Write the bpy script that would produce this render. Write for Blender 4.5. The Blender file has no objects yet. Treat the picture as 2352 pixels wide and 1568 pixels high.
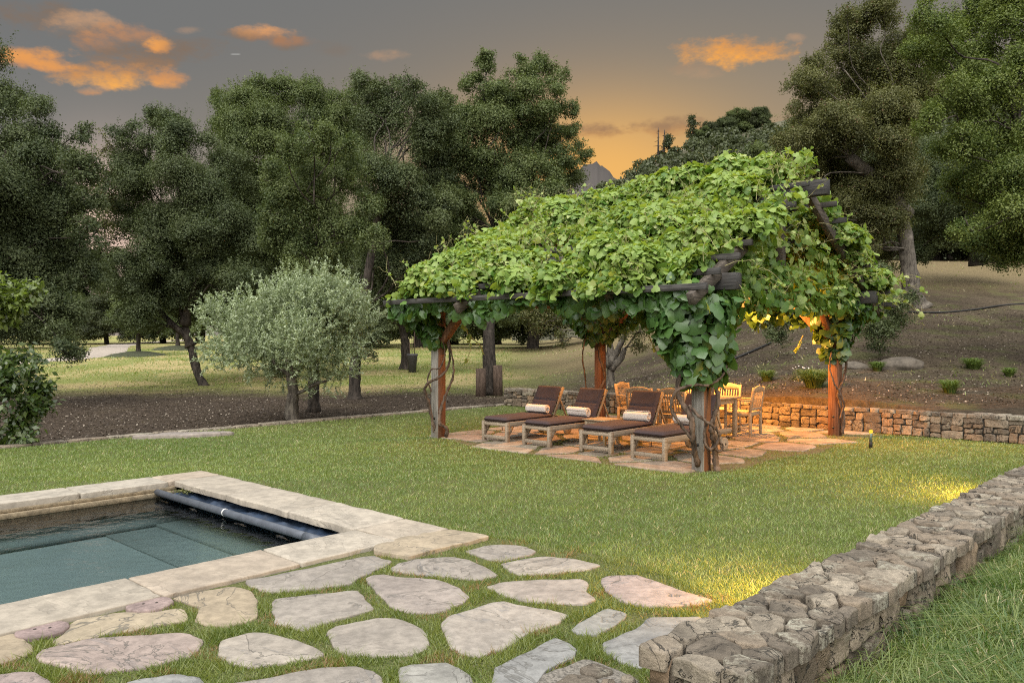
import bpy, math, random
import numpy as np
from math import radians, sin, cos, pi
C = bpy.context.scene.collection
SC = bpy.context.scene
RNG = np.random.default_rng(11)
F = 1830.0; CU = 1176.0; CV = 784.0; H = 1.75          # focal length and centre of the photo in its own units, eye height

# ------------------------------------------------------------------ camera
cam = bpy.data.cameras.new('camera'); cam.lens = 28.01; cam.sensor_width = 36; cam.clip_end = 6000; cam.clip_start = 0.05
co = bpy.data.objects.new('camera', cam); C.objects.link(co)
co.location = (0, 0, H); co.rotation_euler = (radians(90), 0, 0)
SC.camera = co
vs = SC.view_settings
SC.display_settings.display_device = 'sRGB'
vs.view_transform = 'Standard'; vs.look = 'None'; vs.exposure = 1.12; vs.gamma = 1; vs.use_curve_mapping = False
EXPK = 2.0 ** -vs.exposure
cy = SC.cycles
cy.max_bounces = 6; cy.diffuse_bounces = 3; cy.glossy_bounces = 3; cy.transmission_bounces = 4; cy.transparent_max_bounces = 8
cy.caustics_reflective = False; cy.caustics_refractive = False
cy.sample_clamp_indirect = 2.5; cy.use_adaptive_sampling = False
cy.use_denoising = False; cy.pixel_filter_type = 'BLACKMAN_HARRIS'; cy.filter_width = 1.1
try: cy.denoiser = 'OPENIMAGEDENOISE'
except Exception: pass

def lin(r, g, b):
    f = lambda c: c / 12.92 if c <= 0.04045 else ((c + 0.055) / 1.055) ** 2.4
    return (f(r / 255), f(g / 255), f(b / 255))

# ------------------------------------------------------------------ node helper
class NT:
    def __init__(s, nt):
        s.nt = nt; s.n = nt.nodes; s.l = nt.links
    def node(s, typ, **kw):
        n = s.n.new(typ)
        for k, v in kw.items(): setattr(n, k, v)
        return n
    def put(s, sock, v):
        if hasattr(v, 'is_output'): s.l.new(v, sock)
        elif v is not None:
            if isinstance(v, (tuple, list)) and len(v) == 3 and sock.type == 'RGBA': v = (*v, 1)
            sock.default_value = v
    def math(s, op, a, b=None, c=None, clamp=False):
        n = s.node('ShaderNodeMath', operation=op); n.use_clamp = clamp
        s.put(n.inputs[0], a)
        if b is not None: s.put(n.inputs[1], b)
        if c is not None: s.put(n.inputs[2], c)
        return n.outputs[0]
    def mix(s, f, a, b):
        n = s.node('ShaderNodeMix', data_type='RGBA'); n.clamp_factor = True
        s.put(n.inputs[0], f); s.put(n.inputs[6], a); s.put(n.inputs[7], b)
        return n.outputs[2]
    def mul(s, f, a, b):
        n = s.node('ShaderNodeMix', data_type='RGBA', blend_type='MULTIPLY')
        s.put(n.inputs[0], f); s.put(n.inputs[6], a); s.put(n.inputs[7], b)
        return n.outputs[2]
    def sstep(s, v, a, b, o0=0.0, o1=1.0):
        n = s.node('ShaderNodeMapRange', interpolation_type='SMOOTHSTEP')
        s.put(n.inputs[0], v); s.put(n.inputs[1], a); s.put(n.inputs[2], b); s.put(n.inputs[3], o0); s.put(n.inputs[4], o1)
        return n.outputs[0]
    def noise(s, vec, scale, detail=4, rough=0.55, dist=0.0):
        n = s.node('ShaderNodeTexNoise'); s.put(n.inputs['Vector'], vec)
        n.inputs['Scale'].default_value = scale; n.inputs['Detail'].default_value = detail
        n.inputs['Roughness'].default_value = rough; n.inputs['Distortion'].default_value = dist
        return n.outputs[0]
    def mapping(s, vec, scale=(1, 1, 1), rot=(0, 0, 0), loc=(0, 0, 0)):
        n = s.node('ShaderNodeMapping'); s.put(n.inputs[0], vec)
        n.inputs['Scale'].default_value = scale; n.inputs['Rotation'].default_value = rot; n.inputs['Location'].default_value = loc
        return n.outputs[0]
    def attr(s, name): 
        n = s.node('ShaderNodeAttribute', attribute_name=name); return n

# ------------------------------------------------------------------ sky
w = bpy.data.worlds.new('World'); SC.world = w; w.use_nodes = True
T = NT(w.node_tree); T.n.clear()
gen = T.node('ShaderNodeTexCoord').outputs['Generated']
sp = T.node('ShaderNodeSeparateXYZ'); T.l.new(gen, sp.inputs[0])
X, Y, Z = sp.outputs
ysafe = T.math('MAXIMUM', Y, 0.05)
P = T.math('DIVIDE', X, ysafe); Q = T.math('DIVIDE', Z, ysafe)
front = T.sstep(Y, 0.05, 0.35)
K = EXPK
def kc(r, g, b, m=1.0): return tuple(c * K * m for c in lin(r, g, b))
base = T.mix(T.sstep(Z, 0.05, 0.34), kc(146, 141, 132), kc(117, 118, 118))
right = T.math('MULTIPLY', T.sstep(X, -0.25, 0.25), T.sstep(Z, 0.5, 0.1))
base = T.mix(T.math('MULTIPLY', right, 0.65), base, kc(160, 144, 122))
# glow above the valley, where the sun went down
wx = T.math('DIVIDE', T.math('SUBTRACT', P, 0.14), 0.42); wy = T.math('DIVIDE', T.math('SUBTRACT', Q, 0.17), 0.17)
wide = T.math('MULTIPLY', T.math('EXPONENT', T.math('MULTIPLY', T.math('ADD', T.math('MULTIPLY', wx, wx), T.math('MULTIPLY', wy, wy)), -1)), front)
base = T.mix(T.math('MULTIPLY', wide, 0.75), base, kc(186, 156, 112))
gx = T.math('SUBTRACT', P, 0.12); gy = T.math('SUBTRACT', Q, 0.205)
g2 = T.math('ADD', T.math('POWER', T.math('DIVIDE', gx, 0.15), 2), T.math('POWER', T.math('DIVIDE', gy, 0.085), 2))
glow = T.math('MULTIPLY', T.math('EXPONENT', T.math('MULTIPLY', g2, -1)), front)
base = T.mix(T.math('MULTIPLY', glow, 0.92), base, kc(246, 186, 102))
hx = T.math('SUBTRACT', P, -0.52); hy = T.math('SUBTRACT', Q, 0.13)
h2 = T.math('ADD', T.math('POWER', T.math('DIVIDE', hx, 0.085), 2), T.math('POWER', T.math('DIVIDE', hy, 0.09), 2))
hg = T.math('MULTIPLY', T.math('EXPONENT', T.math('MULTIPLY', h2, -1)), front)
base = T.mix(T.math('MULTIPLY', hg, 0.85), base, kc(236, 202, 184, 1.25))
# clouds: soft ellipses broken up by noise; (u, v, rx, ry, top colour, bottom colour, strength, flat base)
warp = T.noise(T.mapping(gen, (1, 1, 1.7)), 9.0, 6, 0.62)
warp2 = T.noise(T.mapping(gen, (1.0, 1.0, 2.2), loc=(3.1, 1.7, 0.4)), 24.0, 5, 0.6)
warp3 = T.noise(T.mapping(gen, (1.0, 1.0, 1.8), loc=(.7, 5.1, 2.4)), 62.0, 4, 0.65)
OR = (235, 160, 88); BR = (134, 112, 94); PK = (205, 160, 122)
clouds = [(60, 40, 130, 44, BR, BR, .8), (190, 62, 110, 40, PK, BR, .8), (270, 92, 120, 44, (196, 140, 98), BR, .85), (370, 118, 150, 36, BR, BR, .8), (300, 150, 130, 36, (150, 120, 96), (176, 132, 92), .9), (268, 172, 165, 34, (205, 146, 92), (255, 180, 88), 1.15), (385, 178, 60, 28, (215, 150, 95), (246, 168, 88), .9),
          (40, 136, 130, 30, OR, (205, 146, 100), 1.05), (120, 152, 60, 18, OR, OR, .9), (362, 104, 50, 20, (245, 168, 90), OR, 1.1), (215, 205, 46, 14, PK, OR, .8), (605, 76, 95, 22, (228, 162, 105), (150, 116, 92), 1.1), (668, 98, 70, 20, (170, 124, 92), BR, .9), (545, 78, 60, 18, BR, BR, .6),
          (1690, 116, 150, 38, (224, 156, 88), (255, 176, 80), 1.3), (1715, 98, 90, 26, (224, 156, 88), (226, 156, 84), .9), (885, 128, 60, 17, PK, PK, .45), (760, 112, 60, 24, BR, BR, .3), (1600, 160, 70, 26, (176, 140, 110), PK, .4), (440, 100, 90, 24, BR, BR, .5),
          (1365, 298, 110, 22, (150, 116, 92), (176, 126, 84), .95), (1535, 290, 120, 28, (152, 120, 94), (196, 142, 90), .9), (1830, 85, 26, 14, PK, PK, .5), (1968, 52, 42, 20, OR, PK, .8), (440, 68, 36, 12, PK, PK, .4)]
sky = base
for (u, v, rx, ry, ct, cb, st) in clouds:
    dx = T.math('DIVIDE', T.math('ADD', T.math('SUBTRACT', P, (u - CU) / F), T.math('MULTIPLY', T.math('SUBTRACT', warp, 0.5), 1.3 * rx / F)), rx / F)
    dy = T.math('DIVIDE', T.math('ADD', T.math('SUBTRACT', Q, (CV - v) / F), T.math('MULTIPLY', T.math('SUBTRACT', warp, 0.5), 1.9 * ry / F)), ry / F)
    r2 = T.math('ADD', T.math('MULTIPLY', dx, dx), T.math('MULTIPLY', dy, dy))
    den = T.math('ADD', T.math('SUBTRACT', 1.0, r2), T.math('ADD', T.math('MULTIPLY', T.math('SUBTRACT', warp2, 0.5), 2.3), T.math('MULTIPLY', T.math('SUBTRACT', warp3, 0.5), 1.4)))
    m = T.math('MULTIPLY', T.math('MULTIPLY', T.sstep(den, -0.05, 1.35), st * 0.92, clamp=True), front)
    tone = T.math('ADD', dy, T.math('MULTIPLY', T.math('SUBTRACT', warp2, 0.5), 1.5))
    sky = T.mix(m, sky, T.mix(T.sstep(tone, -0.75, 0.35), kc(*cb), kc(*ct)))
# a short condensation trail
tx = T.math('ABSOLUTE', T.math('SUBTRACT', P, (541 - CU) / F)); ty = T.math('ABSOLUTE', T.math('SUBTRACT', Q, (CV - 125) / F))
trail = T.math('MULTIPLY', T.math('MULTIPLY', T.sstep(tx, 0.0075, 0.003), T.sstep(ty, 0.0010, 0.0002)), front)
sky = T.mix(T.math('MULTIPLY', trail, 0.4), sky, kc(225, 225, 220))
# the bright pale sky overhead and behind, which lights the garden
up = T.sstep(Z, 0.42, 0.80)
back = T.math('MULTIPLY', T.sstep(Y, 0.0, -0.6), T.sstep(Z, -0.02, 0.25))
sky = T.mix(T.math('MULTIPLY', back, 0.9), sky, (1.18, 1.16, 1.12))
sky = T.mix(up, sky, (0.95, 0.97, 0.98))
sky = T.mix(T.sstep(Z, 0.0, -0.05), sky, (0.05, 0.05, 0.04))
SUN_EL, SUN_AZ = radians(52), radians(205)
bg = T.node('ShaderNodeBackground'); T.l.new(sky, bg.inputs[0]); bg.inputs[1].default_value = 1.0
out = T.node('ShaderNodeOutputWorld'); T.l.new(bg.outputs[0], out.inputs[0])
# afterglow from the sky behind the camera: one very soft lamp
sl = bpy.data.lights.new('sun', 'SUN'); sl.energy = 1.4; sl.angle = radians(50); sl.color = (1.0, 0.95, 0.86)
so = bpy.data.objects.new('sun', sl); C.objects.link(so)
from mathutils import Vector
so.rotation_euler = Vector((-sin(SUN_AZ) * cos(SUN_EL), -cos(SUN_AZ) * cos(SUN_EL), -sin(SUN_EL))).to_track_quat('-Z', 'Y').to_euler()

# ------------------------------------------------------------------ coordinates
A1 = np.array([0.6796, 0.7336]); YAW = math.atan2(A1[1], A1[0])
def E(a, b, z=0.0): return (A1[0] * a - A1[1] * b, A1[1] * a + A1[0] * b, z)       # garden axes -> world
def En(a, b): return A1[0] * a - A1[1] * b, A1[1] * a + A1[0] * b
def toE(x, y): return A1[0] * x + A1[1] * y, -A1[1] * x + A1[0] * y
def G(u, v, z=0.0):                                                                 # a spot read off the photo, on level z
    d = F * (H - z) / (v - CV); return ((u - CU) / F * d, d, z)
def Wd(u, v, d): return np.array(((u - CU) / F * d, d, H - (v - CV) / F * d))       # ... at distance d

def sn(p, freq, seed=0, octv=3):
    """cheap smooth noise in about -1..1"""
    r = np.random.default_rng(1000 + seed); p = np.asarray(p, float); o = np.zeros(len(p)); a = 1.0; tot = 0
    for k in range(octv):
        for j in range(4):
            d = r.normal(size=p.shape[1]); d /= np.linalg.norm(d)
            o += a * np.sin(p @ d * freq * (1.7 ** k) * (0.8 + .4 * r.random()) * 2 * pi + r.random() * 6.28) / 4 * 1.6
        tot += a; a *= .55
    return o / tot

# ------------------------------------------------------------------ mesh building
class MB:
    def __init__(s): s.v = []; s.f = []; s.r = []; s.n = 0
    def add(s, V, faces, rnd=0.5):
        V = np.asarray(V, float); s.v.append(V)
        for fa in (faces if isinstance(faces, list) else [faces]):
            fa = np.asarray(fa, np.int64)
            if len(fa) == 0: continue
            s.f.append(fa + s.n)
            s.r.append(np.broadcast_to(np.asarray(rnd, float), (len(fa),)) if np.ndim(rnd) == 0 or len(rnd) == len(fa) else np.full(len(fa), float(np.mean(rnd))))
        s.n += len(V)
    def mesh(s, name, mat, smooth=False, origin=None):
        V = np.concatenate(s.v)
        if origin is not None: V = V - np.asarray(origin)
        me = bpy.data.meshes.new(name)
        me.vertices.add(len(V)); me.vertices.foreach_set('co', V.astype(np.float32).ravel())
        tot = np.concatenate([np.full(len(f), f.shape[1]) for f in s.f]); loops = np.concatenate([f.ravel() for f in s.f])
        me.loops.add(len(loops)); me.loops.foreach_set('vertex_index', loops.astype(np.int32))
        me.polygons.add(len(tot)); st = np.concatenate([[0], np.cumsum(tot)[:-1]])
        me.polygons.foreach_set('loop_start', st.astype(np.int32))
        if smooth: me.polygons.foreach_set('use_smooth', np.ones(len(tot), bool))
        me.update(calc_edges=True); me.validate()
        at = me.attributes.new('rnd', 'FLOAT', 'FACE')
        rr = np.concatenate(s.r).astype(np.float32)
        if len(rr) == len(me.polygons): at.data.foreach_set('value', rr)
        me.materials.append(mat)
        return me
    def build(s, name, mat, parent=None, smooth=False, origin=None, bevel=0):
        o = bpy.data.objects.new(name, s.mesh(name, mat, smooth, origin)); C.objects.link(o)
        if parent is not None: o.parent = parent
        if origin is not None and parent is None: o.location = origin
        if bevel:
            m = o.modifiers.new('bevel', 'BEVEL'); m.width = bevel; m.segments = 1; m.limit_method = 'ANGLE'
        return o
    # shapes
    def box(s, c, size, rot=None, rnd=None):
        x, y, z = np.array(size) / 2
        V = np.array([(-x, -y, -z), (x, -y, -z), (x, y, -z), (-x, y, -z), (-x, -y, z), (x, -y, z), (x, y, z), (-x, y, z)])
        if rot is not None: V = V @ np.asarray(rot).T
        s.add(V + np.array(c), np.array([(0, 3, 2, 1), (4, 5, 6, 7), (0, 1, 5, 4), (1, 2, 6, 5), (2, 3, 7, 6), (3, 0, 4, 7)]), RNG.random() if rnd is None else rnd)
        return s
    def beam(s, p0, p1, wd, ht, upv=(0, 0, 1), rnd=None):
        p0 = np.array(p0, float); p1 = np.array(p1, float); d = p1 - p0; L = np.linalg.norm(d); d /= L
        u = np.array(upv, float); u -= d * (u @ d); u /= np.linalg.norm(u); sd = np.cross(u, d)
        return s.box((p0 + p1) / 2, (L, wd, ht), np.stack([d, sd, u], 1), rnd)
    def tube(s, pts, rad, n=8, rnd=0.5, wob=0.0, cap=True):
        pts = np.array(pts, float); m = len(pts); rad = np.broadcast_to(np.asarray(rad, float), (m,))
        t = np.gradient(pts, axis=0); t /= np.linalg.norm(t, axis=1)[:, None] + 1e-9
        ref = np.array([0.31, 0.87, 0.2]); V = []
        for i in range(m):
            a = np.cross(t[i], ref); 
            if np.linalg.norm(a) < .1: a = np.cross(t[i], (1, 0, 0))
            a /= np.linalg.norm(a); b = np.cross(t[i], a); th = np.arange(n) / n * 2 * pi
            rr = rad[i] * (1 + wob * RNG.normal(size=n)) if wob else rad[i] * np.ones(n)
            V.append(pts[i] + (np.cos(th) * rr)[:, None] * a + (np.sin(th) * rr)[:, None] * b)
        V = np.concatenate(V); i = np.arange(m - 1)[:, None] * n; j = np.arange(n)[None]; k = (j + 1) % n
        q = np.stack([i + j, i + k, i + n + k, i + n + j], -1).reshape(-1, 4)
        fs = [q]
        if cap: fs += [np.arange(n)[::-1][None], (np.arange(n) + (m - 1) * n)[None]]
        s.add(V, fs, rnd); return s
    def leaves(s, c, nrm, tan, size, shape, faces, rnd):
        """many copies of one small leaf: shape (k,3) in (side, along, out)"""
        c = np.asarray(c); N = len(c)
        nrm = nrm / (np.linalg.norm(nrm, axis=1)[:, None] + 1e-9)
        tan = tan - nrm * (tan * nrm).sum(1)[:, None]; tan = tan / (np.linalg.norm(tan, axis=1)[:, None] + 1e-9)
        sd = np.cross(tan, nrm); sz = np.broadcast_to(size, (N,))[:, None, None]; S = np.asarray(shape, float)
        V = c[:, None] + sz * (S[None, :, 0:1] * sd[:, None] + S[None, :, 1:2] * tan[:, None] + S[None, :, 2:3] * nrm[:, None])
        faces = np.asarray(faces); k = len(S)
        f = (faces[None] + (np.arange(N) * k)[:, None, None]).reshape(-1, faces.shape[1])
        s.add(V.reshape(-1, 3), f, np.repeat(np.broadcast_to(rnd, (N,)), len(faces))); return s

def rv(r, n): 
    v = r.normal(size=(n, 3)); return v / np.linalg.norm(v, axis=1)[:, None]
LEAF = np.array([(0, 0, 0), (.34, .45, .05), (0, 1, -.06), (-.34, .45, .05)]); LEAFF = np.array([(0, 1, 2, 3)])

def curve(pts, per=6):
    """Catmull-Rom through points"""
    p = np.array(pts, float); p = np.vstack([2 * p[0] - p[1], p, 2 * p[-1] - p[-2]]); o = []
    for i in range(1, len(p) - 2):
        for t in np.arange(per) / per:
            o.append(.5 * ((2 * p[i]) + (-p[i - 1] + p[i + 1]) * t + (2 * p[i - 1] - 5 * p[i] + 4 * p[i + 1] - p[i + 2]) * t * t + (-p[i - 1] + 3 * p[i] - 3 * p[i + 1] + p[i + 2]) * t ** 3))
    o.append(p[-2]); return np.array(o)

def chaikin(p, n=1):
    p = np.array(p, float)
    for _ in range(n):
        q = np.roll(p, -1, 0); p = np.stack([p * .75 + q * .25, p * .25 + q * .75], 1).reshape(-1, 2)
    return p
def resample(p, step):
    p = np.array(p, float); q = np.vstack([p, p[:1]]); L = np.r_[0, np.cumsum(np.linalg.norm(np.diff(q, axis=0), axis=1))]
    n = max(8, int(L[-1] / step)); t = np.arange(n) / n * L[-1]
    return np.stack([np.interp(t, L, q[:, 0]), np.interp(t, L, q[:, 1])], 1)
def inside(poly, x, y):
    poly = np.asarray(poly); m = np.zeros(len(x), bool)
    bx = (x > poly[:, 0].min()) & (x < poly[:, 0].max()) & (y > poly[:, 1].min()) & (y < poly[:, 1].max())
    idx = np.where(bx)[0]
    if len(idx) == 0: return m
    px, py = x[idx], y[idx]; r = np.zeros(len(idx), bool); q = np.roll(poly, -1, 0)
    for (x0, y0), (x1, y1) in zip(poly, q):
        if y0 == y1: continue
        c = ((y0 > py) != (y1 > py)) & (px < (x1 - x0) * (py - y0) / (y1 - y0) + x0); r ^= c
    m[idx] = r; return m

def slab(mb, poly, z0, z1, edge, to3d, rough=0.01, rnd=0.5, step=0.05, jit=0.01, nch=1, seed=0, freq=2.0):
    """an irregular stone: outline poly (2D) raised from z0 to z1 with a worn edge and a rough face"""
    p = np.array(poly, float)
    if nch:
        nx_ = np.roll(p, -1, 0); p = np.stack([p * .90 + nx_ * .10, p * .10 + nx_ * .90], 1).reshape(-1, 2)
        if nch > 1: p = chaikin(p, nch - 1)
    p = resample(p, step); c = p.mean(0); off = RNG.random(2) * 50
    rad = p - c; R = np.linalg.norm(rad, axis=1)[:, None] + 1e-6
    p = p + rad / R * (sn(p + off, 1.2 / max(jit * 25, .12), seed, 3) * jit)[:, None]
    rad = p - c; R = np.linalg.norm(rad, axis=1)[:, None] + 1e-6; mR = R.mean(); n = len(p)
    rings = [(p, np.full(n, z0)), (p, np.full(n, z1 - edge)), (c + rad * (1 - .35 * edge / mR), np.full(n, z1 - .3 * edge)), (c + rad * (1 - 1.3 * edge / mR), np.full(n, z1))]
    for f in (.78, .55, .3): rings.append((c + rad * min(f, 1 - 2 * edge / mR), np.full(n, z1)))
    V = []
    for i, (q, z) in enumerate(rings):
        if i >= 1: z = z + rough * sn(q + off, freq, seed + 3, 3) * (1.0 if i > 1 else .6)
        V.append(np.column_stack([q, z]))
    V = np.vstack(V + [np.array([[c[0], c[1], z1 + rough * sn(np.array([c + off]), freq, seed + 3, 3)[0]]])])
    m = len(rings); i = np.arange(m - 1)[:, None] * n; j = np.arange(n)[None]; k = (j + 1) % n
    q = np.stack([i + j, i + k, i + n + k, i + n + j], -1).reshape(-1, 4)
    a = np.arange(n); t = np.stack([a + (m - 1) * n, (a + 1) % n + (m - 1) * n, np.full(n, m * n)], 1)
    mb.add(to3d(V), [q, t], rnd)
    return p

def tag(o, label=None, cat=None, group=None, kind=None):
    if label: o['label'] = label
    if cat: o['category'] = cat
    if group: o['group'] = group
    if kind: o['kind'] = kind
    return o
def thing(name, label, cat, loc=(0, 0, 0), rz=0.0, group=None):
    o = bpy.data.objects.new(name, None); C.objects.link(o); o.empty_display_size = .2
    o.location = loc; o.rotation_euler = (0, 0, rz); return tag(o, label, cat, group)
def copy_tree(o, parent=None):
    c = o.copy(); C.objects.link(c); c.parent = parent
    for ch in list(o.children): copy_tree(ch, c)
    return c

# ------------------------------------------------------------------ materials
def newmat(name):
    m = bpy.data.materials.new(name); m.use_nodes = True; t = NT(m.node_tree); t.n.clear()
    o = t.node('ShaderNodeOutputMaterial'); return m, t, o
def principled(t, o, col, rough=0.7, bump=None, bstr=0.3, bdist=0.01, spec=0.4, metal=0.0):
    p = t.node('ShaderNodeBsdfPrincipled'); t.put(p.inputs['Base Color'], col); t.put(p.inputs['Roughness'], rough)
    p.inputs['Specular IOR Level'].default_value = spec; p.inputs['Metallic'].default_value = metal
    if bump is not None:
        b = t.node('ShaderNodeBump'); b.inputs['Strength'].default_value = bstr; b.inputs['Distance'].default_value = bdist
        t.put(b.inputs['Height'], bump); t.l.new(b.outputs[0], p.inputs['Normal'])
    t.l.new(p.outputs[0], o.inputs[0]); return p
def leafmat(name, ca, cb, trans=0.35, gloss=0.06, cc=None, rough=0.45, tint=(1.1, 1.15, .6)):
    m, t, o = newmat(name); r = t.attr('rnd').outputs['Fac']
    col = t.mix(r, ca, cb)
    if cc is not None: col = t.mix(t.sstep(r, .86, .93), col, cc)
    d = t.node('ShaderNodeBsdfDiffuse'); t.put(d.inputs[0], col)
    tr = t.node('ShaderNodeBsdfTranslucent'); t.put(tr.inputs[0], t.mul(1.0, col, tint))
    mx = t.node('ShaderNodeMixShader'); mx.inputs[0].default_value = trans; t.l.new(d.outputs[0], mx.inputs[1]); t.l.new(tr.outputs[0], mx.inputs[2])
    g = t.node('ShaderNodeBsdfGlossy'); g.inputs['Roughness'].default_value = rough
    m2 = t.node('ShaderNodeMixShader'); m2.inputs[0].default_value = gloss; t.l.new(mx.outputs[0], m2.inputs[1]); t.l.new(g.outputs[0], m2.inputs[2])
    t.l.new(m2.outputs[0], o.inputs[0]); return m
def objco(t): return t.node('ShaderNodeTexCoord').outputs['Object']
def woodmat(name, ca, cb, axis=2, fine=60, rough=0.75, cc=None, bstr=.35):
    m, t, o = newmat(name); sc = [1.0, 1.0, 1.0]; sc[axis] = .05
    v = t.mapping(objco(t), tuple(sc)); r = t.attr('rnd').outputs['Fac']
    n = t.noise(v, fine, 5, .65); n2 = t.noise(objco(t), 3.0, 3)
    col = t.mix(t.sstep(n, .32, .68), ca, cb)
    if cc is not None: col = t.mix(t.sstep(n2, .45, .7), col, cc)
    col = t.mul(1.0, col, t.mix(r, (.82, .82, .82), (1.12, 1.1, 1.06)))
    principled(t, o, col, rough, n, bstr, .004, .25); return m
def barkmat(name, ca, cb):
    m, t, o = newmat(name); v = t.mapping(objco(t), (1, 1, .25))
    n = t.noise(v, 14, 6, .7, .6); n2 = t.noise(objco(t), 2.2, 3)
    col = t.mix(t.sstep(n, .35, .62), ca, cb); col = t.mix(t.sstep(n2, .55, .75), col, tuple(min(1, c * 1.7) for c in cb))
    principled(t, o, col, .9, n, .9, .03, .15); return m
def stonemat(name, c1, c2, c3, scale=6.0, dark=(.06, .055, .05), moss=None, rough=.82, bstr=.5, streak=0.0, bdist=.012, mot=1.0, crack=0.0):
    m, t, o = newmat(name); r = t.attr('rnd').outputs['Fac']; oc0 = objco(t)
    vr = t.node('ShaderNodeVectorRotate', rotation_type='Z_AXIS'); t.l.new(oc0, vr.inputs['Vector']); t.put(vr.inputs['Angle'], t.math('MULTIPLY', r, 19.0))
    va = t.node('ShaderNodeVectorMath', operation='ADD'); t.l.new(vr.outputs[0], va.inputs[0]); cmb = t.node('ShaderNodeCombineXYZ'); t.put(cmb.inputs[0], t.math('MULTIPLY', r, 37.0)); t.put(cmb.inputs[1], t.math('MULTIPLY', r, 91.0)); t.l.new(cmb.outputs[0], va.inputs[1]); oc = va.outputs[0]
    hue = t.math('FRACT', t.math('MULTIPLY', r, 7.31))
    col = t.mix(t.sstep(r, .2, .8), c1, c2); col = t.mix(t.sstep(hue, .6, .85), col, c3)
    n = t.noise(oc, scale, 7, .66, .4); n2 = t.noise(oc, scale * 5, 6, .75); n3 = t.noise(oc, scale * .33, 3)
    lo, hi = 1 - .38 * mot, 1 + .22 * mot
    col = t.mul(1.0, col, t.mix(t.sstep(n, .3, .7), (lo, lo, lo), (hi, hi, hi * .99)))
    col = t.mul(.75, col, t.mix(t.sstep(n2, .33, .67), (.70, .70, .70), (1.18, 1.18, 1.18)))
    col = t.mix(t.math('MULTIPLY', t.sstep(n, .60, .70), t.sstep(n3, .42, .6)), col, dark)
    if moss: col = t.mix(t.math('MULTIPLY', t.sstep(n3, .52, .66), t.sstep(n2, .42, .6)), col, moss)
    h = t.math('ADD', n, t.math('MULTIPLY', n2, .6))
    if streak:
        st = t.noise(t.mapping(oc, (1.0, 4.5, 4)), scale * .9, 7, .75, 1.2)
        sm = t.math('MULTIPLY', t.sstep(st, .54, .60), t.sstep(n3, .44, .60)); col = t.mix(t.math('MULTIPLY', sm, streak), col, (.15, .15, .155))
        h = t.math('SUBTRACT', h, t.math('MULTIPLY', sm, .5))
    if crack:
        cn = t.noise(oc, scale * .55, 5, .6, .9); cl = t.math('ABSOLUTE', t.math('SUBTRACT', cn, .5)); cm = t.math('MULTIPLY', t.sstep(cl, .011, .002), t.sstep(n3, .40, .50))
        fl = t.math('MULTIPLY', t.sstep(cn, .495, .51), .10); col = t.mul(1.0, col, t.mix(fl, (1, 1, 1), (.2, .2, .2)))
        col = t.mix(t.math('MULTIPLY', cm, crack), col, (.085, .08, .07)); h = t.math('SUBTRACT', h, t.math('ADD', t.math('MULTIPLY', cm, 1.2), t.math('MULTIPLY', fl, 4)))
    principled(t, o, col, rough, h, bstr, bdist, .3); return m
def plain(name, col, rough=.6, metal=0.0, nscale=40, var=.25, bstr=.15):
    m, t, o = newmat(name); n = t.noise(objco(t), nscale, 4)
    c = t.mix(t.sstep(n, .3, .7), tuple(x * (1 - var) for x in col), tuple(min(1, x * (1 + var)) for x in col))
    principled(t, o, c, rough, n, bstr, .003, .4, metal); return m

M = {}
M['lawn_soil'], t, o = newmat('lawn_soil'); oc = objco(t); n = t.noise(oc, 3, 5); n2 = t.noise(oc, 60, 4)
principled(t, o, t.mix(t.sstep(n2, .35, .65), (.05, .062, .022), t.mix(t.sstep(n, .4, .6), (.11, .125, .042), (.14, .135, .06))), .95, n2, .6, .02, .1)
M['earth'], t, o = newmat('earth'); geo = t.node('ShaderNodeNewGeometry').outputs['Position']
n = t.noise(geo, .25, 5, .6); n2 = t.noise(geo, 9, 6, .75); n3 = t.noise(geo, 1.1, 4); n4 = t.noise(geo, 30, 4, .7)
tx = t.node('ShaderNodeSeparateXYZ'); t.l.new(geo, tx.inputs[0])
meadow = t.math('ADD', t.sstep(t.math('ADD', tx.outputs[1], t.math('MULTIPLY', n3, 5)), 27, 33), 0.0)
mulch = t.mix(t.sstep(n2, .35, .65), (.032, .024, .018), (.105, .080, .060))
mulch = t.mix(t.math('MULTIPLY', t.sstep(n, .52, .62), .5), mulch, (.11, .085, .058))
mulch = t.mix(t.sstep(n4, .66, .72), mulch, (.24, .19, .145))
grass = t.mix(t.sstep(n, .38, .58), (.42, .34, .165), (.23, .25, .078)); grass = t.mix(t.sstep(n2, .4, .7), grass, t.mul(1.0, grass, (.66, .66, .62)))
slope = t.mix(t.sstep(n2, .35, .68), (.060, .047, .033), (.130, .102, .072)); slope = t.mix(t.math('MULTIPLY', t.sstep(n3, .5, .66), .55), slope, (.11, .12, .045))
slope = t.mul(1.0, slope, t.mix(t.sstep(n, .36, .62), (.66, .64, .62), (1.15, 1.13, 1.08)))
slope = t.mix(t.sstep(n4, .66, .74), slope, (.24, .20, .155))
ratio = t.math('DIVIDE', tx.outputs[0], t.math('MAXIMUM', tx.outputs[1], 1.0))
sl_w = t.sstep(t.math('ADD', ratio, t.math('MULTIPLY', n3, .15)), .0, .2)
col = t.mix(meadow, mulch, grass); col = t.mix(sl_w, col, slope)
col = t.mix(t.math('MULTIPLY', t.sstep(tx.outputs[1], 31, 40), t.math('MULTIPLY', sl_w, .8)), col, t.mix(n2, (.15, .115, .062), (.29, .225, .12)))
principled(t, o, col, .95, t.math('ADD', n2, n4), .9, .06, .1)
M['wild_earth'] = plain('wild_earth', (.045, .05, .025), .95, 0, 12, .5, .6)
M['grass'] = leafmat('grass', (.112, .185, .034), (.31, .37, .10), .4, .05, (.50, .43, .22), .5)
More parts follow.
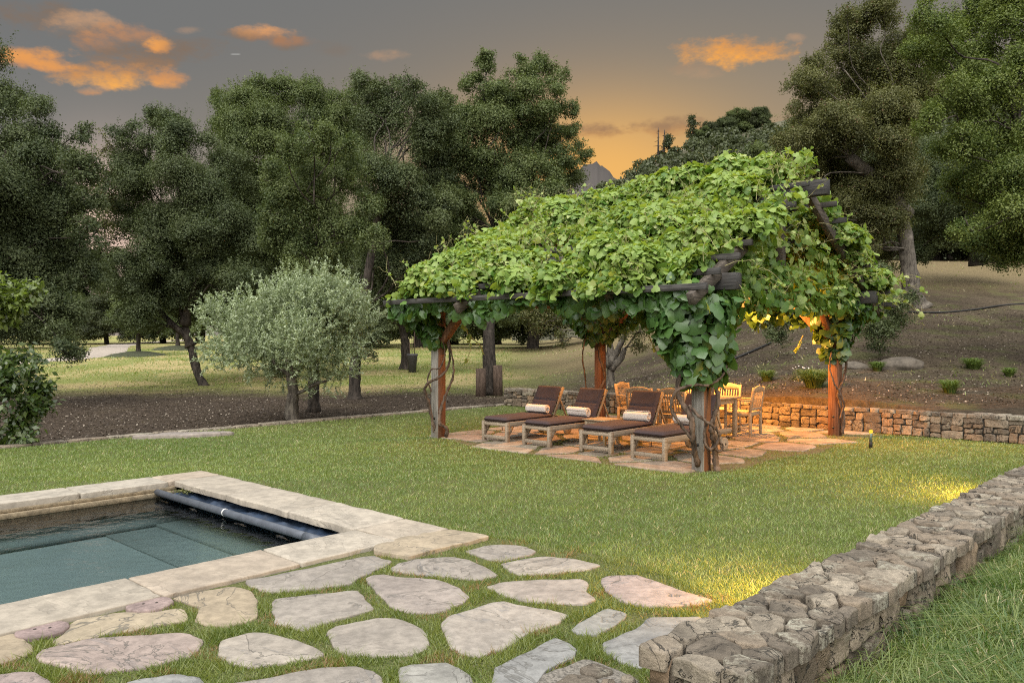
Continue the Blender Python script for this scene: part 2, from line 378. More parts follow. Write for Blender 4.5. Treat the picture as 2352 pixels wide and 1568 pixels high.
M['joint_grass'] = leafmat('joint_grass', (.095, .15, .022), (.26, .28, .06), .4, .05, (.28, .17, .07), .5)
M['wild_grass'] = leafmat('wild_grass', (.060, .128, .020), (.285, .33, .095), .4, .06, (.46, .40, .22), .5)
M['tuft'] = leafmat('tuft', (.07, .12, .025), (.17, .22, .06), .35, .04)
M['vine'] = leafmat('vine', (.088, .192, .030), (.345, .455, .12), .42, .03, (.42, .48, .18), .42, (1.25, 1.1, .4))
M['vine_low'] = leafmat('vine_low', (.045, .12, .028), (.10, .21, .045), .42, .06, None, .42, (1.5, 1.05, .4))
M['oak'] = leafmat('oak', (.048, .068, .032), (.142, .170, .072), .25, .02)
M['oak_light'] = leafmat('oak_light', (.060, .088, .034), (.178, .212, .078), .3, .02)
M['oak_brown'] = leafmat('oak_brown', (.066, .074, .028), (.19, .192, .07), .28, .02, (.17, .10, .055))
M['oak_green'] = leafmat('oak_green', (.062, .098, .024), (.21, .25, .066), .3, .02)
M['olive'] = leafmat('olive', (.20, .25, .14), (.46, .53, .33), .25, .05)
M['far_leaf'] = leafmat('far_leaf', (.038, .050, .022), (.098, .115, .046), .2, .03)
M['broad_leaf'] = leafmat('broad_leaf', (.032, .075, .012), (.20, .26, .045), .4, .08)
M['bark'] = barkmat('bark', (.022, .019, .016), (.075, .062, .052))
M['bark_pale'] = barkmat('bark_pale', (.055, .047, .04), (.16, .14, .115))
M['vine_bark'] = barkmat('vine_bark', (.035, .026, .02), (.14, .10, .075))
M['stem'] = plain('stem', (.30, .27, .12), .6)
M['post_wood'] = woodmat('post_wood', (.17, .155, .14), (.38, .36, .33), 2, 55, .8, (.22, .19, .16))
# the sides away from the weather keep their reddish brown stain
m = M['post_wood']; t = NT(m.node_tree); pn = [n for n in t.n if n.type == 'BSDF_PRINCIPLED'][0]; old = pn.inputs['Base Color'].links[0].from_socket
on = t.node('ShaderNodeTexCoord').outputs['Normal']; sx = t.node('ShaderNodeSeparateXYZ'); t.l.new(on, sx.inputs[0])
gn = t.noise(t.mapping(objco(t), (1, 1, .05)), 50, 5, .65)
t.l.new(t.mix(t.sstep(sx.outputs[0], -.2, -.8), t.mix(t.sstep(gn, .3, .7), (.115, .052, .030), (.24, .120, .070)), old), pn.inputs['Base Color'])
M['stained_wood'] = woodmat('stained_wood', (.115, .052, .030), (.26, .130, .075), 2, 50, .75)
M['beam_wood'] = woodmat('beam_wood', (.028, .027, .027), (.085, .081, .08), 1, 55, .8, (.05, .045, .042))
M['rafter_wood'] = woodmat('rafter_wood', (.05, .042, .036), (.15, .125, .105), 0, 50, .8)
M['teak'] = woodmat('teak', (.31, .24, .16), (.46, .37, .26), 0, 45, .65, None, .12)
M['teak_grey'] = woodmat('teak_grey', (.22, .175, .13), (.38, .315, .245), 0, 45, .7, None, .12)
M['fabric'] = plain('fabric', (.070, .051, .056), .9, 0, 240, .3, .2)
M['towel'] = plain('towel', (.80, .74, .69), .95, 0, 160, .06, .12)
M['iron'] = plain('iron', (.05, .047, .045), .5, .7)
M['flag'] = stonemat('flag', (.25, .222, .195), (.305, .268, .228), (.27, .232, .207), 2.6, (.20, .19, .175), None, .8, .5, .45, .012, .4, .55)
M['flag_zebra'] = stonemat('flag_zebra', (.30, .265, .23), (.325, .285, .245), (.30, .265, .23), 3.0, (.16, .155, .15), None, .8, .55, 1.0, .012, .4, .55)
M['flag_grey'] = stonemat('flag_grey', (.215, .212, .20), (.255, .245, .222), (.225, .222, .215), 3.0, (.17, .175, .175), None, .8, .45, .5, .012, .5, .6)
M['flag_pink'] = stonemat('flag_pink', (.27, .215, .197), (.30, .24, .21), (.275, .225, .21), 3.0, (.25, .20, .19), None, .8, .45, .35, .012, .5, .7)
M['flag_tan'] = stonemat('flag_tan', (.29, .235, .167), (.32, .265, .19), (.31, .255, .185), 2.5, (.29, .235, .165), None, .8, .35, 0, .012, .4, .7)
M['coping'] = stonemat('coping', (.33, .288, .235), (.37, .33, .275), (.34, .28, .22), 1.6, (.33, .285, .23), None, .75, .35, .10, .01, .3, .2)
M['lid'] = stonemat('lid', (.23, .17, .16), (.25, .19, .175), (.235, .175, .165), 6, (.2, .15, .15))
M['rubble'] = stonemat('rubble', (.15, .122, .095), (.29, .235, .175), (.25, .175, .115), 5.0, (.07, .06, .055), (.27, .25, .19), .88, 1.0, 0, .035, 1.0, .6)
M['captop'] = stonemat('captop', (.16, .133, .104), (.32, .272, .212), (.25, .20, .15), 6.0, (.085, .075, .065), (.36, .34, .27), .88, 1.0, 0, .035, 1.0, .7)
M['mortar'] = plain('mortar', (.035, .03, .025), .95, 0, 30, .4, .5)
M['boulder'] = stonemat('boulder', (.095, .08, .064), (.135, .112, .088), (.11, .095, .077), 4.0)
M['patio_soil'] = plain('patio_soil', (.10, .085, .04), .95, 0, 25, .5, .5)
M['patio_stone'] = stonemat('patio_stone', (.25, .205, .16), (.33, .275, .215), (.29, .225, .175), 3.0, (.22, .17, .13), None, .8, .5)
M['gravel'] = plain('gravel', (.33, .28, .235), .95, 0, 5, .18, .4)
M['plaster'] = plain('plaster', (.165, .20, .20), .9, 0, 90, .3, .1)
M['pool_wall'] = stonemat('pool_wall', (.30, .235, .15), (.34, .27, .18), (.3, .24, .16), 14, (.2, .15, .09))
M['cover'] = plain('cover', (.016, .030, .058), .6, 0, 6, .4, .2)
M['alu'] = plain('alu', (.085, .095, .115), .5, .2, 12, .15, .05)
M['white'] = plain('white', (.75, .75, .72), .6)
M['pot'] = plain('pot', (.075, .072, .08), .7)
M['cutwood'] = barkmat('cutwood', (.06, .042, .032), (.12, .085, .065))
M['hose'] = plain('hose', (.012, .011, .01), .6)
M['greenmetal'] = plain('greenmetal', (.16, .21, .18), .5, .5)
M['hill'] = plain('hill', (.075, .07, .04), .95, 0, .05, .35, 0)
M['mountain'] = plain('mountain', (.045, .038, .034), 1.0, 0, .01, .2, 0)
M['flower'] = plain('flower', (.8, .8, .78), .8)
m, t, o = newmat('lamp_glass'); e = t.node('ShaderNodeEmission'); e.inputs[0].default_value = (1, .55, .16, 1); e.inputs[1].default_value = 14; t.l.new(e.outputs[0], o.inputs[0]); M['lamp_glass'] = m
m, t, o = newmat('lamp_glow'); e = t.node('ShaderNodeEmission'); e.inputs[0].default_value = (1, .62, .05, 1); e.inputs[1].default_value = .6; t.l.new(e.outputs[0], o.inputs[0]); M['lamp_glow'] = m
# water: a tinted clear surface with real Fresnel reflection and slight ripples
m, t, o = newmat('water'); geo = t.node('ShaderNodeNewGeometry').outputs['Position']
rp = t.math('ADD', t.noise(geo, 2.2, 3, .5), t.math('MULTIPLY', t.noise(geo, 9, 2), .25))
b = t.node('ShaderNodeBump'); b.inputs['Strength'].default_value = .10; b.inputs['Distance'].default_value = .25; t.l.new(rp, b.inputs['Height'])
fr = t.node('ShaderNodeFresnel'); fr.inputs[0].default_value = 1.33; t.l.new(b.outputs[0], fr.inputs['Normal'])
tb = t.node('ShaderNodeBsdfTransparent'); tb.inputs[0].default_value = (.80, .88, .88, 1)
gb = t.node('ShaderNodeBsdfGlossy'); gb.inputs['Roughness'].default_value = .09; t.l.new(b.outputs[0], gb.inputs['Normal'])
mx = t.node('ShaderNodeMixShader'); t.l.new(fr.outputs[0], mx.inputs[0]); t.l.new(tb.outputs[0], mx.inputs[1]); t.l.new(gb.outputs[0], mx.inputs[2]); t.l.new(mx.outputs[0], o.inputs[0]); M['water'] = m

# ================================================================== GROUND
LAWN_E1, LAWN_E2 = 15.75, 14.95            # back wall line, lawn edge on the left
WT = .021; wallA = lambda a: 1.45 - WT * (a - 2.9); wallB = lambda a: 1.89 - WT * (a - 2.9)
WALL_A, WALL_B = 1.45, 1.89                # the near stone wall lies between these on the second axis
POOL = (-4.2, 4.38, 6.0, 9.72)             # pool opening
def terrain(x, y):
    x = np.asarray(x, float); y = np.asarray(y, float); r = x / np.maximum(y, 3.0)
    zl = np.interp(y, [0, 13, 20, 28, 40, 60, 100, 200, 900], [-.2, -.14, -.06, .02, .48, 1.25, 1.7, 3.2, 6])
    zr = np.interp(y, [0, 10, 14, 20, 30, 45, 60, 100, 200, 900], [.30, .32, .42, 1.15, 3.05, 6.2, 8, 11, 16, 20])
    t = np.clip((r - .02) / .43, 0, 1); t = t * t * (3 - 2 * t)
    z = zl * (1 - t) + zr * t
    a, b = toE(x, y)
    k = np.clip((14.6 - b) / 1.0, 0, 1) * np.clip((a - 15.9) / .2, 0, 1)
    z = np.maximum(z, np.where(k > 0, .40 * k + .05 * (k - 1) * 4, -9))
    z = z + .05 * sn(np.column_stack([x, y]), .16, 5, 2) * np.clip((y - 15) / 10, 0, 1)
    return z
g1 = np.unique(np.r_[-60, -30, np.arange(-20, 15.9, 1.5), 15.95, 16.0, np.arange(16.1, 60, .8), np.geomspace(60, 900, 30)])
g2 = np.unique(np.r_[-900, -500, -300, -200, -140, -100, np.arange(-80, 14.9, 1.5), 15.0, 15.06, np.arange(15.3, 60, .9), np.geomspace(60, 900, 26)])
a, b = np.meshgrid(g1, g2, indexing='ij'); x, y = En(a.ravel(), b.ravel()); z = terrain(x, y)
low = (a.ravel() < 15.97) & (b.ravel() < 15.03); z[low] = -1.9
i = np.arange(len(g1) - 1)[:, None] * len(g2); j = np.arange(len(g2) - 1)[None]
q = np.stack([i + j, i + len(g2) + j, i + len(g2) + j + 1, i + j + 1], -1).reshape(-1, 4)
mb = MB(); mb.add(np.column_stack([x, y, z]), q); tag(mb.build('ground', M['earth'], smooth=True), kind='structure')

def sheet(name, rects, z, mat, step=1.0, amp=0.0):
    mb = MB()
    for (a0, a1, b0, b1) in rects:
        na, nb = max(2, int((a1 - a0) / step) + 1), max(2, int((b1 - b0) / step) + 1)
        aa, bb = np.meshgrid(np.linspace(a0, a1, na), np.linspace(b0, b1, nb), indexing='ij'); x, y = En(aa.ravel(), bb.ravel())
        zz = np.full(len(x), z) + amp * sn(np.column_stack([x, y]), .5, 2)
        i = np.arange(na - 1)[:, None] * nb; j = np.arange(nb - 1)[None]
        mb.add(np.column_stack([x, y, zz]), np.stack([i + j, i + nb + j, i + nb + j + 1, i + j + 1], -1).reshape(-1, 4))
    return tag(mb.build(name, mat, smooth=True), kind='structure')
p0, p1, p2, p3 = -4.3, 4.66, 5.75, 9.95
sheet('lawn', [(-12, p0, -9, LAWN_E2), (p1, LAWN_E1 + .2, 1.62, LAWN_E2), (p0, p1, p3, LAWN_E2), (p0, p1, 1.62, p2), (p0, 2.95, -9, 1.62)], 0.0, M['lawn_soil'])
sheet('meadow', [(2.95, 16.1, -30, 1.62)], 0.02, M['wild_earth'], 1.0, .03)

# ---------------------------------------------------------------- flagstones in the foreground (traced outlines laid on the ground)
c4 = lambda pts: [(p[0] * .3889, 980 + p[1] * .3889) for p in pts]
c5 = lambda pts: [(849.3 + p[0] * .3611, 1110.7 + p[1] * .3611) for p in pts]
c8 = lambda pts: [(1045.3 + p[0] * .25, 1404.7 + p[1] * .25) for p in pts]
stones = [
 (c5([(20,425),(40,405),(190,355),(500,296),(770,345),(680,370),(420,432),(250,478),(205,470),(20,440)]), 'flag_tan', 'tan slab butting against the right corner of the pool coping'),
 (c5([(600,428),(740,392),(850,385),(1000,398),(1060,425),(1030,450),(840,490),(760,482)]), 'flag', 'smallest pale flagstone at the lawn edge, just beyond the tan slab by the pool corner'),
 (c5([(135,530),(180,505),(280,480),(540,462),(620,480),(740,530),(825,580),(690,608),(560,600),(400,582),(150,555)]), 'flag', 'smooth beige flagstone right in front of the tan slab at the pool corner'),
 (c5([(830,505),(960,480),(1100,460),(1300,478),(1480,515),(1390,545),(1100,572),(950,575),(890,550)]), 'flag', 'long slim pale flagstone along the lawn edge, in the middle of the edge row'),
 (c5([(-30,600),(0,585),(90,572),(180,590),(430,605),(560,655),(640,715),(600,750),(500,800),(380,820),(250,812),(160,795),(120,760),(60,700),(0,650)]), 'flag', 'large pale flagstone with fine ridges, ringed by grass left of the blank smooth one'),
 (c5([(735,655),(830,625),(1050,612),(1340,602),(1385,625),(1385,690),(1440,735),(1380,765),(1160,755),(960,740),(850,705)]), 'flag', 'blank smooth light grey flagstone behind the dark-streaked one'),
 (c5([(1465,600),(1500,585),(1690,578),(1800,610),(2000,680),(2200,745),(2080,765),(1880,780),(1740,775),(1600,745),(1490,670)]), 'flag_pink', 'pinkish pointed flagstone reaching to the low stone wall at the lamp-lit grass'),
 (c5([(450,880),(520,830),(650,800),(770,750),(860,748),(950,775),(1140,795),(1270,830),(1200,885),(1020,950),(930,1000),(840,1060),(700,1090),(590,1075),(510,1040),(470,950)]), 'flag_zebra', 'large cream flagstone with dark grey streaks in the middle of the paving'),
 (c5([(1280,930),(1330,890),(1450,815),(1510,785),(1600,800),(1635,825),(1590,880),(1500,930),(1440,965),(1340,955)]), 'flag_grey', 'small dark blue-grey lozenge flagstone'),
 (c5([(1480,1010),(1560,975),(1680,930),(1780,850),(1860,842),(2130,840),(2010,960),(1800,1080),(1740,1160),(1700,1165),(1560,1115),(1490,1060)]), 'flag_grey', 'smooth grey flagstone tucked against the near end of the stone wall'),
 (c5([(-275,940),(-220,900),(-100,875),(0,862),(90,850),(180,852),(280,890),(350,940),(385,1020),(370,1050),(250,1085),(100,1095),(0,1097),(-150,1085),(-240,1030)]), 'flag', 'rounded pale flagstone left of the dark-streaked one'),
 (c5([(180,1170),(250,1145),(480,1130),(560,1165),(650,1220),(690,1290),(720,1430),(150,1430),(190,1260)]), 'flag_grey', 'pale grey flagstone cut by the bottom edge of the photo, below the dark-streaked one'),
 (c5([(790,1165),(850,1140),(1030,1060),(1110,1005),(1180,975),(1260,1000),(1310,1050),(1300,1105),(1210,1140),(1120,1190),(1040,1290),(1000,1430),(760,1430),(775,1260)]), 'flag_grey', 'big grey flagstone at the bottom beside the mortared cobbles'),
 (c4([(1440,910),(1600,880),(2200,755),(2320,790),(2280,820),(2140,880),(2080,925),(1900,950),(1620,975),(1530,960)]), 'flag', 'long pale flagstone running along the near pool coping'),
 (c4([(1010,1010),(1370,935),(1480,965),(1520,1010),(1520,1130),(1480,1150),(1340,1175),(1200,1165),(1140,1150),(1170,1110),(1170,1060),(1110,1040)]), 'flag_tan', 'golden tan flagstone beside the middle of the near pool coping'),
 (c4([(400,1180),(470,1130),(770,1090),(900,1094),(1060,1068),(1115,1085),(1110,1140),(1000,1160),(880,1180),(700,1215),(440,1262),(330,1290),(300,1265),(380,1215)]), 'flag_tan', 'long golden tan flagstone between the two round stone lids'),
 (c4([(-500,1250),(0,1222),(70,1222),(150,1250),(200,1290),(190,1330),(140,1360),(0,1395),(-400,1430)]), 'flag_tan', 'yellowish flagstone at the left edge of the photo beside a round lid'),
 (c4([(190,1350),(250,1310),(500,1250),(800,1230),(1050,1215),(1140,1220),(1200,1255),(1180,1310),(1140,1350),(960,1400),(700,1440),(480,1458),(380,1420),(250,1380)]), 'flag_pink', 'large mauve pink flagstone at the lower left'),
 (c4([(1280,1345),(1300,1260),(1480,1210),(1570,1212),(1720,1250),(1880,1310),(1915,1340),(1830,1370),(1600,1400),(1500,1415),(1370,1405)]), 'flag', 'pale flagstone right of the large mauve one'),
 (c4([(1605,1030),(1620,1010),(1900,985),(2110,962),(2150,1000),(2210,1075),(2080,1110),(1880,1170),(1800,1205),(1720,1180),(1620,1150),(1610,1090)]), 'flag', 'squarish pale flagstone right of the golden tan one by the pool'),
 (c4([(-300,1480),(0,1460),(100,1445),(200,1450),(300,1490),(320,1640),(-200,1640)]), 'flag_pink', 'pinkish flagstone in the bottom left corner of the photo'),
 (c4([(740,1510),(830,1480),(1020,1460),(1180,1475),(1215,1512),(1230,1640),(680,1640)]), 'flag_grey', 'bluish flagstone at the bottom below the large mauve one'),
 (c4([(1380,1510),(1560,1480),(1900,1420),(2100,1410),(2220,1440),(2265,1490),(2290,1640),(1250,1640)]), 'flag', 'wide pale flagstone at the bottom, below the rounded pale one'),
]
STONE_POLYS = []
for i, (px, mat, lab) in enumerate(stones):
    w3 = np.array([G(u, v, .012)[:2] for u, v in px]); c = w3.mean(0)
    mb = MB(); hh = .014 if i else .035
    p = slab(mb, w3 - c, -.06, hh, .007, lambda V: V, .005, RNG.random(), .022, .013, 1, i, 2.2)
    STONE_POLYS.append(p + c)
    o = mb.build('flagstone', M[mat], None, smooth=False); o.location = (c[0], c[1], 0)
    tag(o, lab, 'flagstone', 'flagstones set in the grass')
# mortared cobbles at the bottom
t_ = thing('cobble_patch', 'patch of small mortared cobbles at the bottom edge of the photo', 'paving', G(1345, 1560)[:2] + (0,))
cob = [[(1140,530),(1260,470),(1480,540),(1310,595),(1190,580)], [(930,650),(1060,570),(1250,600),(1330,640),(1330,760),(880,760)], [(1520,600),(1590,570),(1670,620),(1640,660),(1560,650)], [(1345,625),(1470,620),(1470,760),(1345,760)], [(1510,670),(1690,660),(1720,760),(1490,760)]]
outl = np.array([G(u, v)[:2] for u, v in c8([(930,535),(1200,430),(1500,540),(1690,620),(1760,900),(660,900),(640,650)])]); org = np.array(t_.location)[:2]
mb = MB(); slab(mb, outl - org, -.05, .008, .01, lambda V: V, .006, .4, .05, .01, 0); mb.build('mortar_bed', plain('cobble_bed', (.15, .135, .115), .95, 0, 70, .5, .6), t_)
STONE_POLYS.append(outl)
for k in cob:
    mb = MB(); slab(mb, np.array([G(u, v, .02)[:2] for u, v in c8(k)]) - org, -.02, .032, .014, lambda V: V, .005, RNG.random(), .03, .006, 1, 7, 3); mb.build('cobble', M['captop'], t_)

# ---------------------------------------------------------------- swimming pool
pool = thing('swimming_pool', 'swimming pool edged with broad sandstone coping', 'pool', E(4.38, 6.0), YAW)
ox, oy = 4.38, 6.0
pa0, pa1, pb0, pb1 = POOL; LE = lambda a, b: (a - ox, b - oy)
mb = MB()
def pquad(pts, mb): 
    V = [(*LE(a, b), z) for a, b, z in pts]; mb.add(V, np.array([(0, 1, 2, 3)]))
FL = -.40
mb = MB(); pquad([(pa0, pb0, FL), (pa1 + .2, pb0, FL), (pa1 + .2, pb1, FL), (pa0, pb1, FL)], mb); mb.build('pool_floor', M['plaster'], pool)
mb = MB()
pquad([(pa0, pb1 - .03, FL), (pa1 + .2, pb1 - .03, FL), (pa1 + .2, pb1 - .03, -.16), (pa0, pb1 - .03, -.16)], mb)
pquad([(pa0, pb0, FL), (pa1 + .2, pb0, FL), (pa1 + .2, pb0, -.01), (pa0, pb0, -.01)], mb)
pquad([(pa1 + .2, pb0, FL), (pa1 + .2, pb1, FL), (pa1 + .2, pb1, -.01), (pa1 + .2, pb0, -.01)], mb)
pquad([(pa0, pb0, FL), (pa0, pb1, FL), (pa0, pb1, -.01), (pa0, pb0, -.01)], mb); mb.build('pool_shell', M['plaster'], pool)
mb = MB()
for (b0, z0, z1) in ((pb1 - .055, -.135, -.075), (pb1 - .03, -.30, -.135), (pb1 - .02, -.075, -.03)):
    x0, y0 = LE(pa0, b0); x1, y1 = LE(pa1 + .02, pb1 + .1); mb.box(((x0 + x1) / 2, (y0 + y1) / 2, (z0 + z1) / 2), (x1 - x0, y1 - y0, z1 - z0), rnd=.4)
mb.build('cover_track', M['pool_wall'], pool, bevel=.006)
mb = MB()
for (a0, a1, b0, b1, z1) in ((3.40, pa1 + .19, pb0 + .01, pb1 - .46, -.385), (3.95, pa1 + .18, pb0 + .02, pb1 - .47, -.355), (pa0, pa1 + .17, pb1 - .455, pb1 - .035, -.35)):
    x0, y0 = LE(a0, b0); x1, y1 = LE(a1, b1); mb.box(((x0 + x1) / 2, (y0 + y1) / 2, (z1 - .41) / 2), (x1 - x0, y1 - y0, z1 + .41), rnd=.5)
mb.build('pool_step', M['plaster'], pool)
def cop(a0, a1, b0, b1, jl=.012, lab=None):
    mb = MB(); x0, y0 = LE(a0, b0); x1, y1 = LE(a1, b1); g = .006
    nx, ny = max(2, int((x1 - x0) / .25)), max(2, int((y1 - y0) / .25))
    P_ = [(x, y0 + g) for x in np.linspace(x0 + g, x1 - g, nx)] + [(x1 - g, y) for y in np.linspace(y0 + g, y1 - g, ny)][1:] + [(x, y1 - g) for x in np.linspace(x1 - g, x0 + g, nx)][1:] + [(x0 + g, y) for y in np.linspace(y1 - g, y0 + g, ny)][1:-1]
    slab(mb, np.array(P_), -.032, .032 + RNG.random() * .004, .010, lambda V: V, .0025, RNG.random(), .05, jl, 0, int(RNG.integers(99)), .8)
    o = mb.build('coping_stone', M['coping'], pool); 
    if lab: o['label'] = lab
ex = [-4.2, -2.6, -1.2, .2, 1.32, 2.35, 3.42, 4.38]
for i in range(len(ex) - 1): cop(ex[i], ex[i + 1], 5.39, 6.0)
cop(4.38, 4.98, 5.39, 6.02); 
ey = [6.02, 7.15, 8.45, 9.75]
for i in range(3): cop(4.36, 4.99, ey[i], ey[i + 1], .02)
fx = [-4.2, -2.0, -.4, 1.0, 2.3, 3.3, 4.3]
for i in range(len(fx) - 1): cop(fx[i], fx[i + 1], 9.70, 10.25)
cop(4.3, 4.99, 9.75, 10.25)
mb = MB(); mb.add([(*En(a, b), -.135) for a, b in ((pa0, pb0 - .0), (pa1 + .2, pb0), (pa1 + .2, pb1 - .03), (pa0, pb1 - .03))], np.array([(0, 1, 2, 3)]))
tag(mb.build('water', M['water']), kind='structure')
pc = thing('pool_cover', 'rolled dark blue pool cover behind its grey leading bar', 'pool cover', E(4.15, 6.0, -.07), YAW)
mb = MB(); mb.tube([(0, .0, 0), (0, .9, 0), (0, 1.9, 0), (0, 3.69, 0)], .040, 16); mb.build('leading_bar', M['alu'], pc, smooth=True)
for yy in (.28, 2.0): 
    mb = MB(); mb.tube([(0, yy, 0), (0, yy + (.018 if yy > 1 else .2), 0)], .0415, 16); mb.build('bar_sleeve', M['white'] if yy > 1 else M['alu'], pc, smooth=True)
nx, ny = 18, 150; aa, bb = np.meshgrid(np.linspace(.03, .40, nx), np.linspace(.02, 3.68, ny), indexing='ij'); pp = np.column_stack([aa.ravel() * 2.2, bb.ravel()])
zz = -.035 + .035 * sn(pp @ np.array([[1, .5], [-.4, 1]]), 1.6, 8, 3) + .02 * np.abs(sn(pp, 3.2, 9, 2))
i = np.arange(nx - 1)[:, None] * ny; j = np.arange(ny - 1)[None]
mb = MB(); mb.add(np.column_stack([aa.ravel(), bb.ravel(), zz]), np.stack([i + j, i + ny + j, i + ny + j + 1, i + j + 1], -1).reshape(-1, 4)); mb.build('cover_sheet', M['cover'], pc, smooth=True)
mb = MB(); mb.leaves(np.column_stack([.08 + .14 * RNG.random(60), 3.2 + .3 * RNG.random(60), .02 + .03 * RNG.random(60)]), rv(RNG, 60) + (0, 0, 1.5), rv(RNG, 60), .035, LEAF, LEAFF, RNG.random(60))
tag(mb.build('leaf_litter', M['oak_brown'], None), kind='stuff', label='dry leaves blown onto the pool cover'); o = bpy.data.objects['leaf_litter']; o.location = pc.location; o.rotation_euler = pc.rotation_euler
for (cx, cy_), lab in zip(((250, 1195), (885, 1046)), ('round mauve stone lid with two finger holes, nearer the left edge of the photo', 'round mauve stone lid with two finger holes, between two golden tan flagstones')):
    u, v = c4([(cx, cy_)])[0]; x, y, z = G(u, v, .02); t_ = thing('skimmer_lid', lab, 'lid', (x, y, 0), .3, 'round stone lids by the pool')
    mb = MB(); th = np.arange(26) / 26 * 2 * pi; slab(mb, np.column_stack([np.cos(th), np.sin(th)]) * .145, -.03, .026, .008, lambda V: V, .002, RNG.random(), .03, .003, 0); mb.build('lid_disc', M['lid'], t_)
    for s in (-1, 1): mb = MB(); mb.tube([(s * .04, 0, .02), (s * .04, 0, .0285)], .009, 10); mb.build('finger_hole', M['mortar'], t_)
    STONE_POLYS.append(np.column_stack([x + np.cos(th) * .14, y + np.sin(th) * .14]))

# ---------------------------------------------------------------- stone walls
def split(r, wmin, hmin, wmax, hmax, rg):
    x0, y0, x1, y1 = r; w_, h_ = x1 - x0, y1 - y0
    if w_ > wmax or (w_ > 2 * wmin and w_ > h_ * 1.7 and rg.random() < .8):
        c = x0 + w_ * rg.uniform(.35, .65); return split((x0, y0, c, y1), wmin, hmin, wmax, hmax, rg) + split((c, y0, x1, y1), wmin, hmin, wmax, hmax, rg)
    if h_ > hmax or (h_ > 2 * hmin and rg.random() < .5):
        c = y0 + h_ * rg.uniform(.33, .67); return split((x0, y0, x1, c), wmin, hmin, wmax, hmax, rg) + split((x0, c, x1, y1), wmin, hmin, wmax, hmax, rg)
    return [r]
def face_stones(mb, L, Ht, org, d, nrm, sizes, rg, rough=.012, step=.05, proud=.035):
    org, d, nrm = map(np.array, (org, d, nrm))
    for k, r in enumerate(split((0, 0, L, Ht), *sizes, rg)):
        x0, y0, x1, y1 = r; g = .004; j = lambda: rg.uniform(-.022, .022)
        P_ = [(x0 + g, y0 + g), ((x0 + x1) / 2 + j(), y0 + g + abs(j()) * .3), (x1 - g, y0 + g), (x1 - g - abs(j()) * .3, (y0 + y1) / 2 + j()), (x1 - g, y1 - g), ((x0 + x1) / 2 + j(), y1 - g - abs(j()) * .3), (x0 + g, y1 - g), (x0 + g + abs(j()) * .3, (y0 + y1) / 2)]
        P_ = [(a + (j() * .5), b + (j() * .5)) for a, b in P_]
        slab(mb, P_, -.06, proud + rg.uniform(-.014, .014), .013, lambda V: org + V[:, 0:1] * d + V[:, 1:2] * np.array([0, 0, 1.]) + V[:, 2:3] * nrm, rough, rg.random(), step, .010, 0, k % 30, 3.5)
def voro(n, w_, h_, rg, pts=None, spread=12):
    if pts is None:
        pts = [rg.random(2) * (w_, h_)]
        while len(pts) < n:
            c = rg.random((spread, 2)) * (w_, h_); dd = np.min(np.linalg.norm(c[:, None] - np.array(pts)[None], axis=2), axis=1); pts.append(c[np.argmax(dd)])
    pts = np.array(pts); cells = []
    for i, p in enumerate(pts):
        poly = [np.array(q, float) for q in ((0, 0), (w_, 0), (w_, h_), (0, h_))]
        for k in np.argsort(np.linalg.norm(pts - p, axis=1))[1:22]:
            m_ = (p + pts[k]) / 2; nn = pts[k] - p; new = []
            for a, b in zip(poly, poly[1:] + poly[:1]):
                da, db = (a - m_) @ nn, (b - m_) @ nn
                if da <= 0: new.append(a)
                if da * db < 0: new.append(a + (b - a) * da / (da - db))
            poly = new
            if len(poly) < 3: break
        if len(poly) >= 3: cells.append(np.array(poly))
    return cells
def shrink(p, g):
    c = p.mean(0); R = np.linalg.norm(p - c, axis=1).mean(); return c + (p - c) * max(.5, 1 - g / R)

def near_wall():
    rg = np.random.default_rng(5); a0, a1 = 2.89, 16.0; Ht = .45; L = a1 - a0; wd = WALL_B - WALL_A
    t_ = thing('stone_wall', 'low dry stone wall with flat capping stones, running away at the right of the lawn', 'stone wall', E(a0, WALL_A), YAW - WT)
    mb = MB(); mb.box((L / 2, wd / 2, Ht / 2 - .03), (L - .10, wd - .10, Ht - .03)); mb.build('core', M['mortar'], t_)
    mb = MB(); face_stones(mb, 6.2, Ht + .0, (0, .045, -.05), (1, 0, 0), (0, -1, 0), (.16, .13, .46, .34), rg, .022, .03, .04)
    face_stones(mb, L - 6.2, Ht + .0, (6.2, .045, -.05), (1, 0, 0), (0, -1, 0), (.2, .12, .55, .36), rg, .02, .06, .04)
    face_stones(mb, wd, Ht - .04, (.045, 0, 0), (0, 1, 0), (-1, 0, 0), (.14, .14, .24, .36), rg, .022, .025, .04)
    face_stones(mb, L, Ht - .04, (L, wd - .045, 0), (-1, 0, 0), (0, 1, 0), (.2, .12, .5, .3), rg, .015, .08, .04)
    mb.build('wall_face', M['rubble'], t_)
    mb = MB()
    def caps(s0, s1, n, step):
        for k, p in enumerate(voro(n, s1 - s0, wd + .05, rg, None, 4)):
            p = shrink(p, .0045) + (s0, -.025); hz = Ht + rg.uniform(-.012, .012); tl = rg.uniform(-.045, .045, 2); c = p.mean(0); f_ = rg.uniform(2.2, 5)
            slab(mb, p, Ht - .085, hz, .009, lambda V: np.column_stack([V[:, 0], V[:, 1], V[:, 2] + ((V[:, :2] - c) @ tl + .008 * np.abs(sn(V[:, :2] + k, f_, k % 20, 2)) - .006) * (V[:, 2] > Ht - .06)]), .012, rg.random(), step, .026, 0, k % 30, 5.0)
    caps(-.03, 2.4, 48, .016); caps(2.4, 6.0, 74, .026); caps(6.0, L, 150, .05)
    mb.build('capping', M['captop'], t_)
    return t_
near_wall()
